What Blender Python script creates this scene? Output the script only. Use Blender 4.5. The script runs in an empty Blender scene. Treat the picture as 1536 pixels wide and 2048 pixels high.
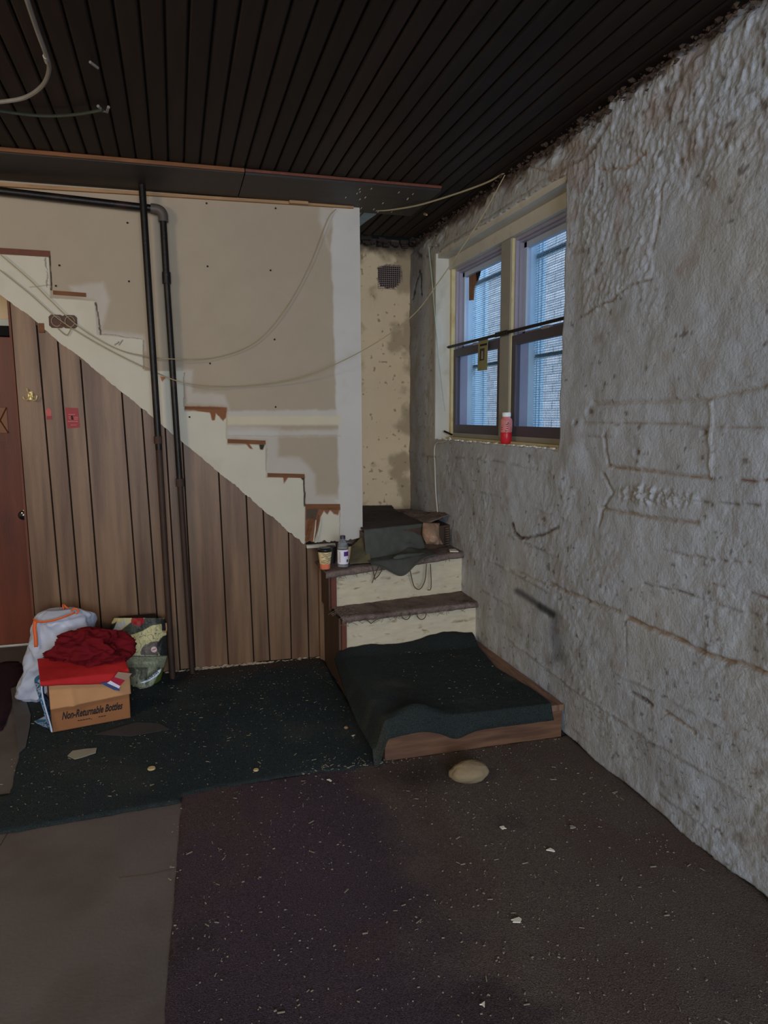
import bpy, bmesh, math, random
import numpy as np
from mathutils import Vector, Matrix, noise as mnoise

# ------------------------------------------------------------------ camera
H = 1.5
F = 1440.0
SC = bpy.context.scene
COL = SC.collection
dr = np.array([350 - 768, 832 - 1024, F]); dr /= np.linalg.norm(dr)
hv = np.array([1, -0.005, 0.0])
up = np.cross(dr, hv); up /= np.linalg.norm(up)
if up[1] > 0: up = -up
xv = np.cross(dr, up); xv /= np.linalg.norm(xv)
if xv[0] < 0: xv = -xv
R = np.array([xv, dr, up])
cam_d = bpy.data.cameras.new('camera')
cam_d.sensor_fit = 'HORIZONTAL'; cam_d.sensor_width = 36.0
cam_d.lens = F / 1536.0 * 36.0
cam_d.clip_start = 0.02; cam_d.clip_end = 60
cam = bpy.data.objects.new('camera', cam_d); COL.objects.link(cam)
M = Matrix([[R[i][0], -R[i][1], -R[i][2], 0] for i in range(3)] + [[0, 0, 0, 1]])
M[2][3] = H
cam.matrix_world = M
SC.camera = cam

# ------------------------------------------------------------------ world, lights, exposure
SC.view_settings.view_transform = 'Standard'
SC.view_settings.look = 'None'
SC.view_settings.gamma = 1.0
SC.view_settings.use_curve_mapping = False
SC.view_settings.exposure = 0.0
w = bpy.data.worlds.new('world'); SC.world = w; w.use_nodes = True
wb = w.node_tree.nodes['Background']
wb.inputs['Color'].default_value = (0.60, 0.80, 1.0, 1)
wb.inputs['Strength'].default_value = 1.45

def area(name, loc, target, sx, sy, power, col):
    d = bpy.data.lights.new(name, 'AREA'); d.shape = 'RECTANGLE'; d.size = sx; d.size_y = sy
    d.energy = power; d.color = col
    o = bpy.data.objects.new(name, d); COL.objects.link(o); o.location = loc
    o.rotation_euler = (Vector(target) - Vector(loc)).to_track_quat('-Z', 'Y').to_euler()
    return o
area('doorway_daylight', (0.1, -3.8, 1.65), (0.5, 4, 1.5), 2.4, 2.0, 196, (0.82, 0.91, 1.0))
area('ceiling_lamp_light', (-1.9, 1.4, 2.3), (-0.3, 4.2, 1.2), 0.5, 0.3, 20, (1.0, 0.77, 0.5))
area('window_sky_light', (2.75, 3.75, 3.3), (1.3, 3.9, 1.0), 1.2, 0.8, 30, (0.6, 0.8, 1.0))

# ------------------------------------------------------------------ projection helpers (pixel of the photo -> point of a real plane)
def at(px, py, ax, val):
    d = R @ np.array([px - 768, py - 1024, F]); t = (val - (H if ax == 2 else 0.0)) / d[ax]
    return np.array([0, 0, H]) + t * d
def proj(P):
    c = (np.asarray(P, float) - [0, 0, H]) @ R
    return 768 + F * c[..., 0] / c[..., 2], 1024 + F * c[..., 1] / c[..., 2]
XR, YS, YB, ZC = 1.68, 4.262, 5.14, 2.72
rnd = random.Random(7)
rng = np.random.default_rng(5)

# ------------------------------------------------------------------ noise
def vnoise(x, y, seed=0):
    xi = np.floor(x).astype(np.int64); yi = np.floor(y).astype(np.int64)
    fx = x - xi; fy = y - yi; fx = fx * fx * (3 - 2 * fx); fy = fy * fy * (3 - 2 * fy)
    def h(a, b):
        n = (a * 374761393 + b * 668265263 + seed * 1274126177) & 0xffffffff
        n = ((n ^ (n >> 13)) * 1274126177) & 0xffffffff
        return ((n ^ (n >> 16)) & 0xffff) / 65535.0
    a = h(xi, yi); b = h(xi + 1, yi); c = h(xi, yi + 1); d = h(xi + 1, yi + 1)
    return (a * (1 - fx) + b * fx) * (1 - fy) + (c * (1 - fx) + d * fx) * fy
def fbm(x, y, s, o=4, seed=0):
    r = 0; am = 1; t = 0
    for i in range(o):
        r = r + am * vnoise(x * s + 17 * i, y * s + 9 * i, seed + i); t += am; am *= 0.5; s *= 2.03
    return r / t
def sstep(a, b, x):
    t = np.clip((x - a) / (b - a), 0, 1); return t * t * (3 - 2 * t)
def seg_dist(X, Y, pts):
    d = np.full(X.shape, 1e9)
    for (x0, y0), (x1, y1) in zip(pts[:-1], pts[1:]):
        dx, dy = x1 - x0, y1 - y0; L = dx * dx + dy * dy + 1e-12
        t = np.clip(((X - x0) * dx + (Y - y0) * dy) / L, 0, 1)
        d = np.minimum(d, np.hypot(X - x0 - t * dx, Y - y0 - t * dy))
    return d
def inpoly(X, Y, pts):
    ins = np.zeros(X.shape, bool); n = len(pts)
    for i in range(n):
        x0, y0 = pts[i]; x1, y1 = pts[(i + 1) % n]
        if y0 == y1: continue
        c = ((y0 > Y) != (y1 > Y)) & (X < (x1 - x0) * (Y - y0) / (y1 - y0) + x0)
        ins ^= c
    return ins
def sd(X, Y, pts):
    d = seg_dist(X, Y, pts + [pts[0]])
    return np.where(inpoly(X, Y, pts), -d, d)

# ------------------------------------------------------------------ materials
def lin(c):
    c = c / 255.0
    return c / 12.92 if c <= 0.04045 else ((c + 0.055) / 1.055) ** 2.4
K = 2.0
def S(r, g, b, k=None):
    k = K if k is None else k
    return tuple(min(0.93, lin(v) * k) for v in (r, g, b))
def mat(name, col=None, rough=0.8, var=0.12, vscale=8, bump=0.0, bscale=60, stretch=(1, 1, 1), col2=None,
        c2scale=4, c2lo=0.5, c2hi=0.65, attr=False, spec=0.4, metal=0, rand=0.0, alpha=None, trans=0, ior=1.45,
        speck=None, wood=False, coat=0):
    m = bpy.data.materials.new(name); m.use_nodes = True
    nt = m.node_tree; N = nt.nodes; L = nt.links; b = N['Principled BSDF']
    b.inputs['Roughness'].default_value = rough
    b.inputs['Specular IOR Level'].default_value = spec
    b.inputs['Metallic'].default_value = metal
    b.inputs['Transmission Weight'].default_value = trans
    b.inputs['IOR'].default_value = ior
    if coat: b.inputs['Coat Weight'].default_value = coat
    if alpha is not None: b.inputs['Alpha'].default_value = alpha
    tc = N.new('ShaderNodeTexCoord'); mp = N.new('ShaderNodeMapping'); L.new(tc.outputs['Object'], mp.inputs[0])
    mp.inputs['Scale'].default_value = stretch
    if attr:
        a = N.new('ShaderNodeAttribute'); a.attribute_name = 'Col'; cur = a.outputs['Color']
    else:
        rgb = N.new('ShaderNodeRGB'); rgb.outputs[0].default_value = (*col, 1); cur = rgb.outputs[0]
    def nz(scale, det=4, dist=0.0):
        n = N.new('ShaderNodeTexNoise'); n.inputs['Scale'].default_value = scale
        n.inputs['Detail'].default_value = det; n.inputs['Distortion'].default_value = dist
        L.new(mp.outputs[0], n.inputs['Vector']); return n.outputs['Fac']
    def mix(f, a_, b_):
        x = N.new('ShaderNodeMix'); x.data_type = 'RGBA'; L.new(f, x.inputs['Factor'])
        L.new(a_, x.inputs[6])
        if isinstance(b_, tuple): x.inputs[7].default_value = (*b_, 1)
        else: L.new(b_, x.inputs[7])
        return x.outputs[2]
    def rng_(f, a0, a1, b0, b1):
        r = N.new('ShaderNodeMapRange'); L.new(f, r.inputs[0])
        for i, v in enumerate((a0, a1, b0, b1)): r.inputs[i + 1].default_value = v
        return r.outputs[0]
    if col2: cur = mix(rng_(nz(c2scale, 5, 0.3), c2lo, c2hi, 0, 1), cur, col2)
    def scale_by(f, cur):
        x = N.new('ShaderNodeMix'); x.data_type = 'RGBA'; x.blend_type = 'MULTIPLY'; x.inputs['Factor'].default_value = 1
        L.new(cur, x.inputs[6]); cb = N.new('ShaderNodeCombineColor')
        for i in range(3): L.new(f, cb.inputs[i])
        L.new(cb.outputs[0], x.inputs[7]); return x.outputs[2]
    if var: cur = scale_by(rng_(nz(vscale, 6, 0.4 if wood else 0.0), 0.25, 0.75, 1 - var, 1 + var), cur)
    if rand:
        oi = N.new('ShaderNodeObjectInfo')
        cur = scale_by(rng_(oi.outputs['Random'], 0, 1, 1 - rand, 1 + rand), cur)
    if speck:
        sc, th, scol = speck
        v = N.new('ShaderNodeTexVoronoi'); v.inputs['Scale'].default_value = sc; L.new(mp.outputs[0], v.inputs['Vector'])
        f = rng_(v.outputs['Distance'], th, th * 0.6, 0, 1)
        n2 = rng_(nz(sc * 0.3, 2), 0.52, 0.62, 0, 1)
        mm = N.new('ShaderNodeMath'); mm.operation = 'MULTIPLY'; L.new(f, mm.inputs[0]); L.new(n2, mm.inputs[1])
        cur = mix(mm.outputs[0], cur, scol)
    L.new(cur, b.inputs['Base Color'])
    if bump:
        bn = N.new('ShaderNodeBump'); bn.inputs['Strength'].default_value = min(1, bump); bn.inputs['Distance'].default_value = 0.004 * max(1, bump)
        L.new(nz(bscale, 5), bn.inputs['Height']); L.new(bn.outputs[0], b.inputs['Normal'])
    return m

# ------------------------------------------------------------------ object helpers
WL = {}
def _link(o, parent):
    COL.objects.link(o)
    if parent is not None: o.parent = parent
def mesh_obj(name, V, Fc, m, parent=None, smooth=False, colors=None, base=None):
    V = np.asarray(V, float).reshape(-1, 3)
    off = WL.get(parent.name, np.zeros(3)) if parent is not None else np.zeros(3)
    own = off if parent is not None else (np.asarray(base, float) if base is not None else np.zeros(3))
    me = bpy.data.meshes.new(name)
    Vl = V - (own if parent is None else off)
    if isinstance(Fc, np.ndarray) and Fc.ndim == 2:
        n, k = Fc.shape
        me.vertices.add(len(Vl)); me.vertices.foreach_set('co', Vl.ravel().astype(np.float32))
        me.loops.add(n * k); me.loops.foreach_set('vertex_index', Fc.ravel().astype(np.int32))
        me.polygons.add(n); me.polygons.foreach_set('loop_start', np.arange(0, n * k, k, dtype=np.int32))
        me.update(calc_edges=True); me.validate()
    else:
        me.from_pydata([tuple(v) for v in Vl], [], [tuple(int(i) for i in f) for f in Fc]); me.update()
    if colors is not None:
        ca = me.color_attributes.new('Col', 'FLOAT_COLOR', 'POINT')
        cc = np.ones((len(Vl), 4), np.float32); cc[:, :3] = np.clip(colors, 0, 1); ca.data.foreach_set('color', cc.ravel())
    if smooth: me.polygons.foreach_set('use_smooth', np.ones(len(me.polygons), bool))
    if m is not None:
        for mm in (m if isinstance(m, (list, tuple)) else [m]): me.materials.append(mm)
    o = bpy.data.objects.new(name, me); _link(o, parent)
    if parent is None and base is not None: o.location = own
    WL[o.name] = own
    return o
def tag(o, label=None, cat=None, group=None, kind=None):
    if label: o['label'] = label
    if cat: o['category'] = cat
    if group: o['group'] = group
    if kind: o['kind'] = kind
    return o
def thing(name, loc, label=None, cat=None, group=None, kind=None):
    o = bpy.data.objects.new(name, None); o.empty_display_size = 0.05; COL.objects.link(o); o.location = loc
    WL[o.name] = np.asarray(loc, float)
    return tag(o, label, cat, group, kind)

class MB:
    def __init__(s): s.V = []; s.F = []
    def add(s, V, Fc):
        n = len(s.V); s.V += [tuple(v) for v in V]; s.F += [tuple(i + n for i in f) for f in Fc]; return s
    def box(s, x0, x1, y0, y1, z0, z1):
        return s.add([(x0, y0, z0), (x1, y0, z0), (x1, y1, z0), (x0, y1, z0), (x0, y0, z1), (x1, y0, z1), (x1, y1, z1), (x0, y1, z1)],
                     [(0, 3, 2, 1), (4, 5, 6, 7), (0, 1, 5, 4), (1, 2, 6, 5), (2, 3, 7, 6), (3, 0, 4, 7)])
    def tube(s, pts, r, n=8, cap=True):
        P = [Vector(p) for p in pts]; rr = r if isinstance(r, (list, tuple)) else [r] * len(P)
        V = []; prev = None
        for i, p in enumerate(P):
            t = (P[min(i + 1, len(P) - 1)] - P[max(i - 1, 0)]).normalized()
            if prev is None:
                a = Vector((0, 0, 1)) if abs(t.z) < 0.9 else Vector((1, 0, 0)); u = t.cross(a).normalized()
            else: u = (prev - t * prev.dot(t)).normalized()
            prev = u; v = t.cross(u)
            for k in range(n):
                an = 2 * math.pi * k / n; V.append(p + (u * math.cos(an) + v * math.sin(an)) * rr[i])
        Fc = [(i * n + k, i * n + (k + 1) % n, (i + 1) * n + (k + 1) % n, (i + 1) * n + k) for i in range(len(P) - 1) for k in range(n)]
        if cap: Fc += [tuple(range(n - 1, -1, -1)), tuple((len(P) - 1) * n + k for k in range(n))]
        return s.add(V, Fc)
    def lathe(s, prof, c, n=20, axis=2):
        V = []
        for r, z in prof:
            for k in range(n):
                a = 2 * math.pi * k / n; q = [r * math.cos(a), r * math.sin(a), z]
                if axis == 1: q = [q[0], q[2], q[1]]
                if axis == 0: q = [q[2], q[0], q[1]]
                V.append([c[0] + q[0], c[1] + q[1], c[2] + q[2]])
        m_ = len(prof)
        Fc = [(i * n + k, i * n + (k + 1) % n, (i + 1) * n + (k + 1) % n, (i + 1) * n + k) for i in range(m_ - 1) for k in range(n)]
        Fc += [tuple(range(n - 1, -1, -1)), tuple((m_ - 1) * n + k for k in range(n))]
        return s.add(V, Fc)
    def prism(s, poly, axis, a, b):
        """poly: 2D points in the two other axes (in x,y,z order); extruded along axis from a to b"""
        n = len(poly)
        def mk(p, v):
            return {0: (v, p[0], p[1]), 1: (p[0], v, p[1]), 2: (p[0], p[1], v)}[axis]
        V = [mk(p, a) for p in poly] + [mk(p, b) for p in poly]
        return s.add(V, [tuple(range(n))[::-1], tuple(range(n, 2 * n))] + [(i, (i + 1) % n, n + (i + 1) % n, n + i) for i in range(n)])
    def obj(s, name, m, parent=None, smooth=False, base=None, bevel=0, seg=2):
        o = mesh_obj(name, s.V, s.F, m, parent, False, None, base)
        bm = bmesh.new(); bm.from_mesh(o.data); bmesh.ops.recalc_face_normals(bm, faces=bm.faces)
        if bevel: bmesh.ops.bevel(bm, geom=list(bm.edges), offset=bevel, segments=seg, affect='EDGES', profile=0.6)
        bm.to_mesh(o.data); bm.free()
        if smooth:
            o.data.polygons.foreach_set('use_smooth', np.ones(len(o.data.polygons), bool))
            try: o.data.set_sharp_from_angle(angle=math.radians(40))
            except Exception: pass
        return o
def grid_faces(nu, nv, keep=None):
    i, j = np.meshgrid(np.arange(nu - 1), np.arange(nv - 1), indexing='ij')
    a = i * nv + j
    Fc = np.stack([a, a + nv, a + nv + 1, a + 1], -1).reshape(-1, 4)
    if keep is not None: Fc = Fc[keep.ravel()]
    return Fc
def solid(o, t, off=-1):
    md = o.modifiers.new('solid', 'SOLIDIFY'); md.thickness = t; md.offset = off; return o
def catmull(pts, n=8):
    P = [np.array(p, float) for p in pts]; P = [2 * P[0] - P[1]] + P + [2 * P[-1] - P[-2]]; out = []
    for i in range(1, len(P) - 2):
        for k in range(n):
            t = k / n; a, b, c, d = P[i - 1:i + 3]
            out.append(0.5 * ((2 * b) + (c - a) * t + (2 * a - 5 * b + 4 * c - d) * t * t + (3 * b - a - 3 * c + d) * t ** 3))
    out.append(P[-2]); return out
def text_mesh(name, body, m, parent, origin, ux, uz, size, shear=0.0, bold=0.0, depth=0.0008, width=None):
    """lettering lying on the plane through origin spanned by ux (reading direction) and uz (up)"""
    c = bpy.data.curves.new(name, 'FONT'); c.body = body; c.size = size; c.shear = shear; c.offset = bold; c.extrude = depth
    c.align_x = 'CENTER'; c.align_y = 'CENTER'; c.resolution_u = 3
    t = bpy.data.objects.new('tmp', c); COL.objects.link(t); bpy.context.view_layer.update()
    me = bpy.data.meshes.new_from_object(t); bpy.data.objects.remove(t)
    co = np.zeros(len(me.vertices) * 3); me.vertices.foreach_get('co', co); co = co.reshape(-1, 3)
    if width:
        co[:, 0] *= width / (co[:, 0].max() - co[:, 0].min())
    ux = np.array(ux, float); ux /= np.linalg.norm(ux); uz = np.array(uz, float); uz /= np.linalg.norm(uz); nn = np.cross(ux, uz)
    Wd = np.array(origin, float) + co[:, :1] * ux + co[:, 1:2] * uz + co[:, 2:3] * nn
    return mesh_obj(name, Wd, [tuple(p.vertices) for p in me.polygons], m, parent)

# ------------------------------------------------------------------ palette
m_wallR = mat('painted_stone', attr=True, rough=0.75, var=0.06, vscale=25, bump=0.75, bscale=90)
m_plaster = mat('stair_wall_paint', attr=True, rough=0.8, var=0.035, vscale=6, bump=0.12, bscale=40)
m_floor = mat('tan_floor', S(74, 68, 67), 0.75, 0.12, 3, 0.3, 70, col2=S(62, 54, 51), c2scale=2.2, c2lo=0.5, c2hi=0.7)
m_carpet = mat('carpet_pile', attr=True, rough=0.97, var=0.55, vscale=230, bump=2.5, bscale=300, spec=0.1, speck=(120, 0.16, S(84, 78, 72)))
m_pit = mat('dark_void', (0.008, 0.007, 0.006), 0.9, 0)
m_ceil = mat('dark_brown_beadboard', S(26, 17, 15), 0.6, 0.35, 3, 0.15, 40, stretch=(6, 0.6, 6), rand=0.22, col2=S(27, 24, 20), c2scale=1.2, c2lo=0.45, c2hi=0.7, wood=True, spec=0.18)
m_soffit = mat('dark_soffit_board', S(26, 21, 22), 0.5, 0.3, 3, 0.1, 40, stretch=(0.5, 5, 5), wood=True)
m_rawwood = mat('raw_orange_wood', S(86, 54, 33), 0.75, 0.3, 8, 0.3, 60, stretch=(1, 6, 6), wood=True)
m_tanwood = mat('pale_wood_strip', S(120, 92, 66), 0.75, 0.2, 8, 0.2, 60, stretch=(1, 6, 6), wood=True)
m_plank = mat('brown_panelling', S(93, 70, 51), 0.42, 0.13, 4, 0.18, 45, stretch=(9, 9, 0.7), wood=True, rand=0.10, col2=S(70, 48, 33), c2scale=1.4, c2lo=0.4, c2hi=0.65)
m_red_edge = mat('reddish_wood', S(74, 38, 26), 0.6, 0.2, 6, 0.2, 50, stretch=(6, 6, 0.7), wood=True)
m_darkwood = mat('dark_stained_side', S(56, 42, 34), 0.6, 0.25, 5, 0.2, 50, stretch=(6, 6, 0.7), wood=True)
m_door = mat('red_brown_door', S(78, 34, 17), 0.45, 0.35, 2.5, 0.1, 30, stretch=(5, 5, 0.7), wood=True)
m_doororn = mat('amber_door_panel', S(92, 54, 24), 0.4, 0.2, 4, 0.1, 30)
m_white = mat('white_trim_paint', S(150, 146, 138), 0.6, 0.1, 5, 0.2, 30, col2=S(134, 129, 118), c2scale=5, c2lo=0.58, c2hi=0.72)
m_cream = mat('aged_cream_paint', S(158, 148, 116), 0.6, 0.12, 6, 0.2, 30, col2=S(140, 122, 84), c2scale=6, c2lo=0.55, c2hi=0.7)
m_grayp = mat('gray_mullion_paint', S(116, 113, 106), 0.65, 0.08, 5, 0.3, 30)
m_vinyl = mat('purple_gray_vinyl', S(122, 118, 134), 0.4, 0.06, 4)
m_vinylD = mat('dark_sash', S(60, 56, 66), 0.45, 0.08, 4)
m_black = mat('black_iron', S(26, 22, 22, 1.6), 0.45, 0.3, 12, 0.2, 60, metal=0.3)
m_pipe = mat('iron_pipe', S(22, 18, 18, 1.3), 0.42, 0.25, 10, 0.25, 80, col2=S(44, 28, 24), c2scale=5, c2lo=0.55, c2hi=0.7, metal=0.25)
m_rust = mat('rusty_fitting', S(54, 38, 30, 1.5), 0.7, 0.3, 20, 0.5, 90)
m_wire = mat('yellowed_cable', S(118, 106, 84), 0.5, 0.1, 20)
m_wire2 = mat('grey_conduit', S(88, 84, 80), 0.5, 0.15, 30, 0.3, 150)
m_wire3 = mat('dark_green_cable', S(38, 40, 32), 0.6, 0.2, 30)
m_glass = mat('window_glass', (0.93, 0.97, 1), 0.02, 0, trans=1.0, ior=1.02, spec=0.3)
m_mesh = mat('wire_mesh_steel', S(120, 138, 150), 0.5, 0, metal=0.2)
m_jambout = mat('bluish_white_outer_jamb', (0.62, 0.78, 0.92), 0.5, 0.1, 6)
m_brick = mat('washed_out_brick', (0.78, 0.66, 0.64), 0.85, 0.2, 9, 0.4, 40, rand=0.18)
m_mortar = mat('pale_mortar', (0.76, 0.77, 0.80), 0.9, 0.1, 9, 0.3, 40)
m_storm = mat('teal_gray_storm_frame', S(70, 95, 108), 0.5, 0.1, 5)
m_treadc = mat('worn_tread_carpet', S(94, 82, 78), 0.97, 0.3, 60, 1.5, 160, col2=S(66, 54, 50), c2scale=9, c2lo=0.5, c2hi=0.7, spec=0.1)
m_riser = mat('chipped_cream_riser', S(152, 142, 124), 0.7, 0.1, 12, 0.4, 40, stretch=(1, 1, 3), col2=S(112, 96, 74), c2scale=9, c2lo=0.6, c2hi=0.7)
m_board = mat('pine_front_board', S(80, 55, 40), 0.6, 0.35, 5, 0.25, 40, stretch=(1, 7, 9), wood=True, col2=S(58, 38, 32), c2scale=2, c2lo=0.5, c2hi=0.7)
m_felt = mat('gray_felt', S(62, 62, 58), 0.97, 0.15, 20, 0.8, 200, spec=0.1)
m_olive = mat('olive_cloth', S(78, 70, 54), 0.97, 0.15, 20, 0.6, 120, spec=0.1)
m_ribmat = mat('black_ribbed_mat', S(48, 40, 36), 0.8, 0.4, 10, 0.8, 60, stretch=(1, 8, 1))
m_bag = mat('white_plastic', S(142, 146, 162), 0.35, 0.05, 5, 0.15, 20)
m_bag.node_tree.nodes['Principled BSDF'].inputs['Subsurface Weight'].default_value = 0.0
m_orange = mat('orange_drawstring', (0.75, 0.13, 0.03), 0.45, 0.1, 20)
m_card = mat('cardboard', S(112, 72, 45), 0.85, 0.08, 10, 0.1, 40)
m_card_lit = mat('lit_cardboard_flap', S(142, 104, 72), 0.85, 0.08, 8, 0.2, 20)  # lighter copy of the cardboard: light falling on the flap put into its colour
m_red = mat('dark_red_cloth', (0.15, 0.006, 0.011), 0.9, 0.15, 10, 0.4, 120, spec=0.2)
m_coral = mat('coral_red_cloth', (0.50, 0.024, 0.028), 0.85, 0.1, 10, 0.3, 120, spec=0.2)
m_ink = mat('dark_ink', (0.018, 0.014, 0.016), 0.8, 0)
m_stone = mat('beige_stone', S(104, 90, 70), 0.8, 0.15, 8, 0.8, 40, col2=S(82, 72, 58), c2scale=4, c2lo=0.5, c2hi=0.6)
m_chip = mat('white_paint_chip', S(176, 170, 160), 0.8, 0.1, 30)
m_tanchip = mat('tan_chip', S(146, 128, 94), 0.8, 0.1, 30)
m_paper = mat('gray_paper', S(112, 108, 98), 0.8, 0.1, 10)
m_brass = mat('old_brass', S(160, 142, 96), 0.4, 0.15, 20, metal=0.4)
m_sticker = mat('red_sticker', S(108, 22, 26), 0.5, 0.1, 20)
m_stickerl = mat('worn_pink_print', S(150, 80, 78), 0.6, 0.2, 60)
m_lav = mat('lavender_white', S(165, 160, 180), 0.6)

# ================================================================== STRUCTURE
GX0, GY0 = -2.7, -4.0
# ---- floor
fl = MB().box(GX0, 1.95, GY0, 5.3, -0.12, 0).obj('floor', m_floor); tag(fl, kind='structure')
# ---- side walls behind and left of the camera
tag(MB().box(GX0 - 0.1, GX0, GY0, 5.3, 0, 3).obj('wall_left', m_cream), kind='structure')
fw = MB().box(GX0, -1.15, GY0 - 0.1, GY0, 0, 3).box(1.35, 1.95, GY0 - 0.1, GY0, 0, 3).box(-1.15, 1.35, GY0 - 0.1, GY0, 2.6, 3)
tag(fw.obj('wall_front', m_cream), kind='structure')

# ---- stair wall (drywall above, painted stringer below); bottom edge follows the flight
diag_px = [(-260, 395), (-60, 553), (15, 600), (70, 640), (115, 682), (160, 714), (243, 784), (285, 817), (330, 856), (437, 943), (492, 990), (577, 1063), (606, 1086)]
diag = [at(x, y, 1, YS) for x, y in diag_px]
dx_ = np.array([p[0] for p in diag]); dz_ = np.array([p[2] for p in diag])
XE = float(at(722, 700, 1, YS)[0])            # free end of the stair wall
xs0 = -1.55
nu, nv = 620, 420
u = np.linspace(xs0, XE, nu); ztop = 2.705
zb = np.interp(u, dx_, dz_)
xk = at(609, 1085, 1, YS)[0]
zb = np.where(u > xk, np.interp(u, [xk, at(680, 1085, 1, YS)[0], XE], [at(609, 1083, 1, YS)[2], at(680, 1084, 1, YS)[2], at(724, 1073, 1, YS)[2]]), zb)
zb = zb + (fbm(u, u * 0, 45, 4, 3) - 0.5) * np.where(u > 0.2, 0.03, 0.014)
v = np.linspace(0, 1, nv)
U = np.repeat(u[:, None], nv, 1); Z = zb[:, None] + (ztop - zb[:, None]) * v[None, :]
PX, PY = proj(np.stack([U, np.full_like(U, YS), Z], -1))
wob = (fbm(U, Z, 9, 4, 11) - 0.5) * 9; wob2 = (fbm(U, Z, 30, 3, 12) - 0.5) * 5
Y = YS + (fbm(U, Z, 1.3, 3, 2) - 0.5) * 0.008
beige = np.array(S(124, 112, 98)); white = np.array(S(145, 140, 136)); cream = np.array(S(149, 143, 131)); yel = np.array(S(148, 139, 122))
Cc = np.ones(U.shape + (3,)) * beige
Cc *= (1 + 0.05 * (fbm(U, Z, 1.8, 3, 21) - 0.5))[..., None]
def paint(mask, col, edge=0):
    global Cc
    Cc = Cc * (1 - mask[..., None]) + np.array(col) * mask[..., None]
def M_(poly, soft=3, w1=1.0, w2=1.0):
    return sstep(soft, -soft, sd(PX + wob * w1, PY + wob2 * w2, poly))
# joint compound
for poly, soft, a in [
    ([(668, 412), (730, 412), (735, 1100), (680, 1100), (676, 900), (668, 700), (664, 500)], 3, 1),
    ([(640, 415), (670, 415), (670, 440), (652, 470), (662, 500), (640, 440)], 4, 0.75),
    ([(454, 822), (680, 820), (680, 833), (454, 834)], 2, .9), ([(454, 862), (680, 860), (680, 872), (454, 874)], 3, .8),
    ([(372, 770), (372, 806), (452, 812), (460, 822), (450, 790), (388, 785), (385, 740), (340, 735), (350, 770)], 3, .7),
    ([(452, 850), (556, 855), (556, 914), (600, 914), (632, 948), (630, 990), (680, 992), (680, 1012), (606, 1012), (606, 950), (530, 950), (530, 882), (452, 876)], 4, .75),
    ([(140, 572), (205, 565), (218, 600), (210, 640), (205, 660), (285, 670), (290, 700), (190, 672), (190, 600), (150, 590)], 4, .75),
]:
    paint(M_(poly, soft * 1.6 if a < 1 else soft) * a * (.62 + .3 * fbm(U, Z, 7, 3, 13) if a < 1 else 1), white)
paint(M_([(454, 832), (680, 831), (680, 850), (454, 850)], 3, .4, .4), yel)
paint(M_([(668, 1000), (735, 1000), (735, 1100), (605, 1100), (608, 1012), (680, 1012)], 2, .5, .5), white)
# stringer
st = [(-200, 508), (0, 508), (99, 515), (100, 596), (190, 602), (193, 670), (285, 679), (288, 742), (368, 742), (369, 823), (453, 823), (454, 890), (530, 890),
      (532, 955), (608, 955), (609, 1022), (680, 1022), (680, 1100), (560, 1200), (-200, 900)]
paint(M_(st, 1.2, .15, .4), cream)
# slightly grimy areas and drips
paint(sstep(.62, .8, fbm(U, Z, 5, 4, 31)) * .12, np.array(S(110, 96, 76)))
def line(pts, wpx, col, a=1.0, rag=2.0):
    d = seg_dist(PX + wob2 * rag * .4, PY + wob2 * rag * .4, pts)
    paint(sstep(wpx, wpx * .4, d) * a, col)
dk = S(38, 28, 22); br = S(98, 60, 38)
groove_mask = np.zeros(U.shape)
def gline(pts, wpx, col, a=1.0, rag=1.5):
    global groove_mask
    line(pts, wpx, col, a, rag); groove_mask = np.maximum(groove_mask, sstep(wpx, 0, seg_dist(PX, PY, pts)) * a)
gline([(99, 512), (103, 580)], 2.2, dk); gline([(92, 516), (95, 575)], 1.6, dk, .6, 4); gline([(190, 604), (196, 640), (200, 668)], 2.2, dk, .9, 5)
gline([(287, 680), (287, 738)], 1.3, S(90, 78, 62), .8, 2); gline([(368, 745), (367, 812)], 1.2, S(100, 84, 66), .8, 3)
gline([(608, 955), (610, 1012)], 2.4, dk); gline([(533, 896), (532, 940)], 1.2, S(110, 96, 78), .6)
gline([(452, 822), (453, 878)], 1.2, S(120, 108, 90), .6); gline([(200, 668), (284, 678)], 1.2, S(100, 84, 66), .7, 3)
gline([(60, 575), (100, 570)], 1.2, S(80, 70, 58), .6); gline([(238, 684), (230, 690)], 1.5, dk, .8); gline([(245, 680), (238, 690)], 1.5, dk, .8)
gline([(680, 1015), (680, 1085)], 1, S(110, 100, 90), .7)
gline([(454, 872), (560, 872), (680, 871)], 1.2, S(120, 112, 104), .6, 2); gline([(30, 528), (34, 538)], 2, dk, 0)
# rusty chip-outs under the notches
paint(M_([(368, 812), (454, 814), (452, 834), (446, 842), (438, 832), (432, 826), (430, 840), (424, 842), (420, 826), (400, 822), (368, 820)], 1, .2, 1.0), br)
paint(M_([(490, 888), (500, 898), (506, 898), (498, 888)], 1, .2, .6), br); paint(M_([(518, 888), (520, 900), (526, 900), (530, 888)], 1, .2, .6), dk)
paint(M_([(566, 952), (578, 952), (568, 968)], 1, .2, .4), br); paint(M_([(600, 954), (610, 954), (608, 964)], 1, .2, .4), dk)
paint(M_([(610, 1014), (640, 1016), (680, 1016), (676, 1032), (668, 1028), (660, 1020), (655, 1030), (648, 1022), (642, 1034), (636, 1060), (628, 1085), (610, 1085)], 1.2, .3, .9), S(96, 62, 42))
paint(M_([(612, 1012), (638, 1012), (632, 1040), (622, 1036), (612, 1040)], 2, .3, .6), S(60, 48, 40))
paint(M_([(320, 752), (332, 754), (324, 764)], 1, .2, .6), S(120, 76, 46))
Y = Y + groove_mask * 0.006
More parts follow.
